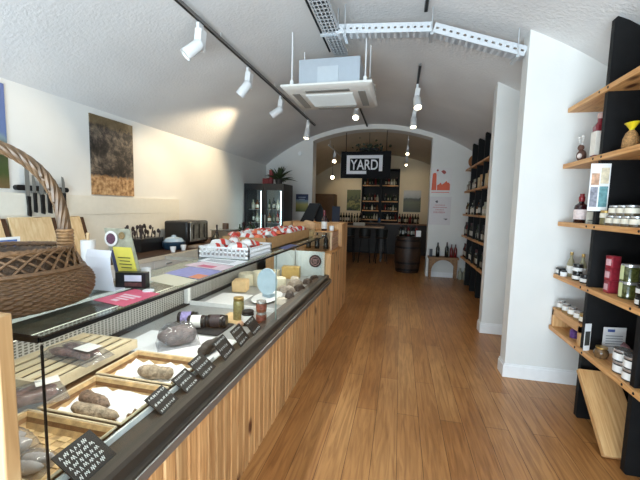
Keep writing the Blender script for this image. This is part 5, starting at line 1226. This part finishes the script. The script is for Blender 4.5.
for (a, c, e, f) in ((-1.27, -1.19, 3.95, 4.51), (-.515, -.435, 3.95, 4.51), (-1.1, -.6, 3.865, 3.935), (-1.1, -.6, 4.53, 4.60)):
    B().box(a, c, e, f, 2.888, 2.8945).build('louvre', lv, ac)
for x in (-1.29, -.44):
    for y in (3.98, 4.50):
        B().tube([(x, y, 2.95), (x, y, vz(x)+.02)], .008, 8).box(x-.018, x+.018, y-.018, y+.018, 2.98, 3.05).build('rod', white_metal, ac)
        B().box(min(x, -1.2 if x < -.8 else -.5), max(x, -1.2 if x < -.8 else -.5), y-.015, y+.015, 2.99, 3.0).build('bracket', galv, ac)
bb = B()
for k in range(4): bb.tube([(-.50, 4.25+.05*k, 3.05+.03*k), (-.42, 4.25+.05*k, 3.10+.03*k), (-.36, 4.3+.05*k, 3.06-.02*k), (-.38, 4.4+.05*k, 3.0)], .014, 8)
bb.build('pipes', mat('pipe_lagging', (176, 170, 160), .6), ac)
# perforated cable trays
def tray_seg(t, A, D, w_, h, name='channel', side=(0, 1, 0)):
    """flat slotted channel from A to D, side lip facing -side"""
    A, D = Vector(A), Vector(D); L = (D-A).length; dv = (D-A)/L; up = Vector((0, 0, 1)); sd = dv.cross(up).normalized(); up2 = sd.cross(dv)
    def P(l, s_, z): return A+dv*l+sd*s_+up2*z
    def bx(bb, l0, l1, s0, s1, z0, z1, m=0): bb.hexa([P(l0, s0, z0), P(l1, s0, z0), P(l1, s1, z0), P(l0, s1, z0), P(l0, s0, z1), P(l1, s0, z1), P(l1, s1, z1), P(l0, s1, z1)], m)
    bb = B(); th = .004
    for s0 in (-w_/2, w_/2-th):
        bx(bb, 0, L, s0, s0+th, 0, h*.40); bx(bb, 0, L, s0, s0+th, h*.60, h)
        n = int(L/.062)
        for k in range(n+1):
            c = L*k/n; bx(bb, max(0, c-.019), min(L, c+.019), s0, s0+th, h*.40, h*.60)
    rows = 4
    for r_ in range(rows+1):
        s0 = -w_/2+th+(w_-2*th)*r_/rows; bx(bb, 0, L, max(-w_/2+th, s0-.013), min(w_/2-th, s0+.013), 0, th)
    n = int(L/.06)
    for k in range(n+1):
        c = L*k/n; bx(bb, max(0, c-.019), min(L, c+.019), -w_/2+th, w_/2-th, 0, th)
    return bb.build(name, mat('tray_white', (206, 210, 214), .45, .15), t)
ct = thing('cable_tray', 'white perforated cable tray running along the vault to the air conditioner', 'cable tray', (-.77, 3, 3.38))
tray_seg(ct, (-.79, 1.6, 3.38), (-.76, 4.2, 3.38), .16, .05)
bb = B()
for x in (-.80, -.76, -.73): bb.tube([(x, 1.6, 3.392), (x+.03, 4.1, 3.392)], .012, 6)
bb.build('cable', mat('cable_grey', (150, 150, 150), .5), ct)
for y in (1.9, 2.75, 3.65):
    bb = B().tube([(-.86, y, 3.35), (-.86, y, vz(-.86)+.01)], .006, 6).tube([(-.70, y, 3.35), (-.70, y, vz(-.7)+.01)], .006, 6).box(-.88, -.68, y-.02, y+.02, 3.358, 3.374)
    bb.build('hanger', galv, ct)
ct = thing('cable_tray', 'white slotted cable tray crossing the vault to the wall end', 'cable tray', (.2, 3.68, 3.2))
tray_seg(ct, (-.72, 3.68, 3.36), (.215, 3.68, 3.30), .12, .09); tray_seg(ct, (.225, 3.68, 3.295), (1.04, 3.68, 3.015), .12, .09)
for x, z in ((-.62, 3.35), (.22, 3.29), (.98, 3.03)):
    bb = B().tube([(x, 3.60, z-.02), (x, 3.60, vz(x)+.01)], .006, 6).box(x-.015, x+.015, 3.59, 3.77, z-.03, z-.012)
    bb.build('hanger', galv, ct)
tag(B().tube([(-1.0, 1.5, 3.44), (-.93, 2.6, 3.46), (-.90, 3.9, 3.3)], .012, 8).build('black_cable', black), 'thin black cable beside the long perforated tray', 'cable') if False else None
B().tube([(-.895, 1.6, 3.40), (-.875, 4.1, 3.40)], .011, 8).build('black_cable', black, bpy.data.objects['cable_tray'])

# ================================================================== HANGING SIGN
sg = thing('hanging_sign', 'black hanging shop sign with white framed lettering', 'sign', (-.895, 8.72, 2.37))
sx0, sz0, sw, shh = -1.50, 2.345, 1.235, .655; sy = 8.72
B().box(sx0, sx0+sw, sy, sy+.05, sz0, sz0+shh).build('board', mat('sign_black', (14, 14, 18), .7, spec=.2), sg)
U = sw/355.0; V = shh/185.0
def sp(u0, u1, v0, v1): return (sx0+(u0-230)*U, sx0+(u1-230)*U, sy-.006, sy, sz0+(270-v1)*V, sz0+(270-v0)*V)
bb = B(); bb.box(*sp(272, 296, 112, 242)); bb.box(*sp(296, 527, 112, 134)); bb.box(*sp(503, 527, 134, 222)); bb.box(*sp(296, 415, 220, 242))
bb.build('white_border', glow('sign_white', (0, 0, 0), 0) if False else mat('sign_white', (232, 232, 236), .5), sg)
cu = bpy.data.curves.new('sign_text', 'FONT'); cu.body = 'YARD'; cu.size = .33; cu.extrude = .003; cu.offset = .004; cu.align_x = 'CENTER'; cu.align_y = 'CENTER'
to = bpy.data.objects.new('sign_text_src', cu); C.objects.link(to)
dg = bpy.context.evaluated_depsgraph_get(); me = bpy.data.meshes.new_from_object(to.evaluated_get(dg)); bpy.data.objects.remove(to)
xs_ = [v.co.x for v in me.vertices]; ys_ = [v.co.y for v in me.vertices]; tw = (495-300)*U; thh = (212-142)*V
kx, ky = tw/(max(xs_)-min(xs_)), thh/(max(ys_)-min(ys_)); cx_, cy_ = (max(xs_)+min(xs_))/2, (max(ys_)+min(ys_))/2
for v in me.vertices:
    x, y, z = v.co; v.co = ((x-cx_)*kx+sx0+(397.5-230)*U-sg.location.x, sy-.004-z-sg.location.y, (y-cy_)*ky+sz0+(270-177)*V-sg.location.z)
me.materials.clear(); me.materials.append(MATS['sign_white']); lo = bpy.data.objects.new('lettering', me); C.objects.link(lo); lo.parent = sg
bb = B()
for x in (sx0+.12, sx0+sw-.12): bb.tube([(x, sy+.025, sz0+shh), (x, sy+.025, vz(x, -.11)+.02)], .008, 6)
bb.build('hanging_rod', black, sg)
# trailing plant above the sign
t = thing('hanging_plant', 'dark trailing greenery hung above the sign', 'plant', (-.85, 9.2, 3.0))
bb = B(); rnd = random.Random(2)
for k in range(90):
    x, y, z = -.85+rnd.gauss(0, .22), 9.25+rnd.gauss(0, .1), 3.12+rnd.gauss(0, .1)+.05; a = rnd.uniform(0, 6.28); s_ = rnd.uniform(.03, .06)
    bb.poly([(x-s_*math.cos(a), y-s_*math.sin(a), z), (x, y, z+s_*.6), (x+s_*math.cos(a), y+s_*math.sin(a), z-.02), (x, y, z-s_*.9)])
bb.build('leaves', mat('ivy', (52, 62, 42), .6, var=.3), t)
bb = B().tube([(-.85, 9.25, 3.15), (-.85, 9.25, vz(-.85, -.06)+.02)], .006, 6).box(-1.1, -.6, 9.19, 9.31, 3.10, 3.16); bb.build('hanger', black, t)

# ================================================================== BAR ROOM BEYOND THE ARCH
# bookcase of bottles
bs = thing('bottle_bookcase', 'tall black bottle bookcase on the bar room end wall', 'bookcase', (-.72, 12.9, 0))
bx0, bx1 = -1.40, -.05; bz = (1.20, 1.53, 1.87, 2.44); btop = 3.02
B().box(bx0, bx0+.04, 12.74, 13.09, .92, btop).box(bx1-.04, bx1, 12.74, 13.09, .92, btop).box(bx0+.04, bx1-.04, 13.05, 13.09, .92, btop).box(bx0+.04, bx1-.04, 12.74, 13.05, btop-.04, btop).box(-.76, -.66, 12.72, 13.05, .92, btop-.04).box(bx0, bx1, 12.74, 13.09, .88, .92).build('carcass', black, bs)
for z in bz: B().box(bx0+.04, bx1-.04, 12.73, 13.05, z-.035, z).build('shelf', pine_y, bs)
rnd = random.Random(21)
for si, z in enumerate(bz):
    i = 0; x = bx0+.11
    while x < bx1-.07:
        if not (-.81 < x < -.61):
            k = rnd.choice([0, 2, 3, 1, 5, 4]); PB[k].put((x, 12.84, z), rnd.uniform(0, 6), '%s, %s from left on %s shelf of bar bookcase' % (NMB[k], ORD[i], ('lowest', 'second', 'third', 'uppermost')[si]), 'bottles on the bar room bookcase', .85 if si < 2 else .95); i += 1
        x += .095
tag(B().lathe([(0, 0), (.05, 0), (.055, .12), (.02, .16), (0, .2)], (-.71, 12.62, 1.09), 16).build('blue_lamp', mat('blue_glass', (60, 96, 140), .2)), 'small blue glass bottle in the middle before the bookcase', 'bottle')
# back bar counter
bc_ = thing('back_bar', 'dark back bar along the end wall under the bottles', 'counter', (-.7, 12.8, 0))
B().box(-2.4, .95, 12.42, 12.72, 0, 1.05).build('body', mat('bar_dark', (40, 30, 24), .5), bc_); B().box(-2.45, 1.0, 12.38, 12.735, 1.05, 1.09).build('top', wood('bar_top', [(120, 78, 44), (150, 104, 62), (170, 124, 80)], 'X', .4), bc_)
row([2, 0, 2, 2, 0, 1, 2, 0], [(-2.1+.10*k, 12.56, 1.09) for k in range(8)], lambda i, n: '%s, %s from left on back bar below leafy picture' % (n, ORD[i]), 'bottles on the back bar by the green picture', 1.1)
row([4, 0, 2, 0, 4, 0, 2, 0], [(0.0+.09*k, 12.56, 1.09) for k in range(8)], lambda i, n: '%s, %s from left on back bar below hill picture' % (n, ORD[i]), 'bottles on the back bar by the hill picture', 1.15)
# two pictures on the end wall
tag(B().box(-1.98, -1.46, 13.085, 13.098, 1.50, 2.28).build('vine_picture', photo_mat('vine_photo', landscape([(.45, (26, 34, 20)), (.62, (84, 94, 40)), (.78, (156, 152, 84)), (.92, (40, 52, 28)), (1.0, (96, 104, 56))], 1.0, 8))), 'green leafy picture on the end wall near the bar table', 'picture')
tag(B().box(.11, .72, 13.085, 13.098, 1.50, 2.28).build('hill_picture', photo_mat('hill_photo', landscape([(.1, (72, 74, 52)), (.45, (104, 104, 72)), (.58, (80, 86, 76)), (.62, (170, 176, 176)), (.8, (206, 206, 204))], .2, 6))), 'picture of pale sky over dark hills on the end wall', 'picture')
# high table with its stools
dark_wood = mat('dark_table', (44, 32, 24), .45, var=.2)
t = thing('bar_table', 'long high bar table with pale wooden top', 'table', (-1.0, 10.8, 0))
B().box(-1.95, -.45, 10.45, 11.1, 1.01, 1.05).build('tabletop', wood('table_top', [(150, 108, 66), (178, 134, 88), (196, 156, 108)], 'X', .4), t)
for x in (-1.9, -.54):
    for y in (10.5, 11.02): B().box(x, x+.05, y, y+.05, 0, 1.01).build('leg', dark_wood, t)
B().box(-1.94, -1.86, 10.5, 11.05, .3, .9).build('end_panel', dark_wood, t)
st = thing('bar_stool', 'x', 'stool', (0, 0, 0), 'stools at the bar table')
B().lathe([(0, .72), (.16, .72), (.18, .74), (.17, .77), (0, .78)], seg=24).build('seat', dark_wood, st)
bk_ = B()
for k in range(9):
    a0, a1 = PI+.25+k*.29, PI+.25+(k+1)*.29
    bk_.hexa([(.17*math.cos(a0), .17*math.sin(a0), .78), (.17*math.cos(a1), .17*math.sin(a1), .78), (.15*math.cos(a1), .15*math.sin(a1), .78), (.15*math.cos(a0), .15*math.sin(a0), .78), (.19*math.cos(a0), .19*math.sin(a0), 1.0), (.19*math.cos(a1), .19*math.sin(a1), 1.0), (.17*math.cos(a1), .17*math.sin(a1), 1.0), (.17*math.cos(a0), .17*math.sin(a0), 1.0)])
bk_.build('backrest', mat('stool_back', (30, 32, 30), .5), st)
for sx_, sy_ in ((1, 1), (-1, 1), (1, -1), (-1, -1)): B().tube([(.11*sx_, .11*sy_, .72), (.17*sx_, .17*sy_, 0)], .013, 8).build('leg', black, st)
B().tube([(.15*math.cos(2*PI*k/20), .15*math.sin(2*PI*k/20), .3) for k in range(20)], .009, 6, closed=True).build('footrest', black, st)
st = Proto(st)
for k, (x, y) in enumerate(((-1.45, 10.25), (-.98, 10.22), (-.50, 10.28))): st.put((x, y, 0), PI*1.0*0+.1*k, 'dark round backed stool at the bar table, %s from the till counter' % ORD[k])
tag(B().box(-1.40, -1.05, 10.75, 10.95, 1.05, 1.15).build('menu_box', mat('menu_box', (196, 190, 176), .5)), 'pale box on the bar table', 'box')
for k, x in enumerate((-.85, -.6)): tag(B().lathe([(0, 0), (.03, 0), (.006, .01), (.006, .08), (.04, .13), (.035, .18)], (x, 10.7, 1.05), 16).build('wine_glass', clear('stemware', (230, 232, 230), .06, .03, .06)), 'stemmed glass on the bar table, %s from its pale box' % ORD[k], 'glass', 'stemmed glasses on the bar table')
t = thing('tall_cupboard', 'brown cupboard against the bar room wall, counter side', 'cupboard', (-2.7, 10.8, 0))
B().box(-3.40, -2.2, 11.6, 12.2, 0, 2.05).build('body', mat('cupboard_brown', (128, 96, 66), .5, var=.12, scale=8), t)
for k in range(2): B().box(-3.38+.6*k, -2.82+.6*k, 11.58, 11.6, .05, 2.0).build('door', mat('cupboard_door', (140, 106, 74), .5, var=.12, scale=8), t)
t = thing('standing_board', 'upright dark blue board past the till counter', 'board', (-1.8, 9.6, 0))
B().box(-1.86, -1.64, 9.58, 9.62, 0.0, 1.63).build('board', mat('blue_board', (52, 60, 84), .5), t); B().box(-1.9, -1.6, 9.5, 9.7, 0, .03).build('foot', black, t)
# barrel
br = thing('oak_barrel', 'dark oak barrel standing in the arch opening', 'barrel', (.24, 9.1, 0))
stave = mat('barrel_oak', (58, 38, 26), .5, var=.3, scale=16)
B().lathe([(0, .03), (.255, .03), (.26, 0), (.285, .0), (.315, .18), (.33, .42), (.33, .48), (.315, .72), (.285, .89), (.265, .89), (.26, .865), (0, .865)], (.24, 9.1, 0), 32).build('staves', stave, br)
for z, r_ in ((.08, .301), (.25, .3235), (.64, .3235), (.81, .301)): B().lathe([(r_-.006, z-.028), (r_+.0, z-.026), (r_+.002, z+.026), (r_-.006, z+.028)], (.24, 9.1, 0), 32).build('hoop', mat('hoop_iron', (40, 38, 38), .4, .6), br)
B().cyl((.24, 9.1, .89), .30, .025, 32).build('top_board', dark_wood, br)
row([0, 2, 2, 4, 2, 0, 4], [(.04+.065*k, 9.05+.10*(k % 2), .915) for k in range(7)], lambda i, n: '%s on the oak barrel, %s from left' % (n, ORD[i]), 'bottles on the oak barrel', .95)
tag(B().box(.42, .54, 8.98, 8.985, .915, 1.07).build('barrel_card', paper), 'white card standing at the edge of the barrel', 'card')
tag(B().prism([(-.22, .10), (-.19, .10), (-.02, .98), (-.05, .98)], 'XZ', 9.4, 9.43).build('white_board_edge', white_paint), 'slanting white edged board behind the barrel', 'board') if False else None
tag(B().box(-.2, .62, 8.72, 8.95, 0, .02).build('door_mat', mat('mat_dark', (70, 54, 42), .8)), 'low dark threshold mat in front of the barrel', 'mat') if False else None
# small trestle table under the posters
t = thing('trestle_table', 'small rustic wooden table under the red text poster', 'table', (1.02, 8.42, 0))
tw_ = wood('rustic', [(120, 86, 54), (152, 112, 74), (170, 130, 90)], 'X', .6)
B().box(.69, 1.36, 8.26, 8.56, .475, .515).build('tabletop', tw_, t)
for x in (.72, 1.285):
    for y in (8.28, 8.50): B().box(x, x+.045, y, y+.04, 0, .475).build('leg', tw_, t)
bb = B()
for y in (8.275, ):
    for sg_ in (-1, 1):
        pts = [(1.025+sg_*.26*math.cos(a), y, .18+.28*math.sin(a)) for a in [PI/2*k/8 for k in range(9)]]
        for p, q in zip(pts[:-1], pts[1:]): bb.hexa([(p[0], y, p[2]), (q[0], y, q[2]), (q[0], y, .475), (p[0], y, .475), (p[0], y+.02, p[2]), (q[0], y+.02, q[2]), (q[0], y+.02, .475), (p[0], y+.02, .475)])
bb.build('arched_apron', tw_, t)
PB[2].put((.90, 8.4, .515), 0, 'dark bottle on the rustic table beside the slate tag', 'bottles on the rustic table', 1.1); PB[0].put((1.10, 8.4, .515), 0, 'dark bottle on the rustic table in the middle', 'bottles on the rustic table', 1.15)
PB[4].put((1.20, 8.4, .515), 0, 'deep red bottle on the rustic table, nearer the slate tag', 'bottles on the rustic table', 1.0); PB[4].put((1.29, 8.42, .515), 0, 'deep red bottle at the end of rustic table by the far shelving', 'bottles on the rustic table', 1.0)
tag(B().box(.715, .78, 8.36, 8.40, .515, .69).build('slate_tag', mat('slate_tag', (62, 66, 74), .6)), 'dark slate tag standing on the end of rustic table', 'tag')
for k, x in enumerate((1.43, 1.53)): PB[5].put((x, 8.47, 0), 0, ('squat clear bottle on the floor by the rustic table', 'squat clear bottle on the floor against the far shelving')[k], 'bottles on the floor', 1.1)

# ---- lamps of the bar room
bt_ = thing('lighting_track', 'lighting track in the bar room on counter side', 'lighting track', (-2.0, 9.2, 3.2)); bt_.location = (0, 0, 0)
B().box(-1.925, -1.895, 9.1, 12.5, 3.22, 3.25).build('channel', white_metal, bt_); B().box(-1.915, -1.905, 9.3, 9.31, 3.25, vz(-1.91, -.06)+.01).box(-1.915, -1.905, 12.2, 12.21, 3.25, vz(-1.91, -.06)+.01).build('fixing', white_metal, bt_)
bt2 = thing('lighting_track', 'lighting track in the bar room on barrel side', 'lighting track', (0, 0, 0))
B().box(.115, .145, 9.1, 12.5, 3.32, 3.35).build('channel', white_metal, bt2); B().box(.125, .135, 9.3, 9.31, 3.35, vz(.13, -.06)+.01).box(.125, .135, 12.2, 12.21, 3.35, vz(.13, -.06)+.01).build('fixing', white_metal, bt2)
t = thing('pendant_lamp', 'glowing round pendant lamp in the bar room beside the sign', 'lamp', (-1.96, 10.0, 2.42))
B().blob((-1.96, 10.0, 2.47), (.05, .05, .05), 0, 0, 1, 20, 14).build('globe', glow('globe_glow', (255, 226, 176), 14), t)
B().lathe([(0, 2.515), (.02, 2.515), (.02, 2.56), (.004, 2.57), (.004, vz(-1.96, -.06)+.01)], (-1.96, 10.0, 0), 10).build('cord', black, t)
G = 'track spotlights in the bar room'
lamp('bar room spotlight nearest the arch on the counter side', -1.91, 10.0, 3.22, 0, 0, (-1.3, 6.5, 0.4), BACK_POWER*.5, group=G)
lamp('bar room spotlight further in on the counter side', -1.91, 11.3, 3.22, 0, 0, (-1.9, 13.1, 1.7), BACK_POWER, group=G)
lamp('bar room spotlight nearest the arch on the barrel side', .13, 9.8, 3.32, 0, 0, (.1, 7.0, .6), BACK_POWER*.4, group=G, s=1.0)
lamp('bar room spotlight in the middle on the barrel side', .13, 11.0, 3.32, 0, 0, (.4, 13.1, 1.8), BACK_POWER, group=G, s=1.0)
lamp('bar room spotlight furthest in on the barrel side', .13, 12.2, 3.32, 0, 0, (.3, 9.5, .6), BACK_POWER*.5, group=G, s=1.0)
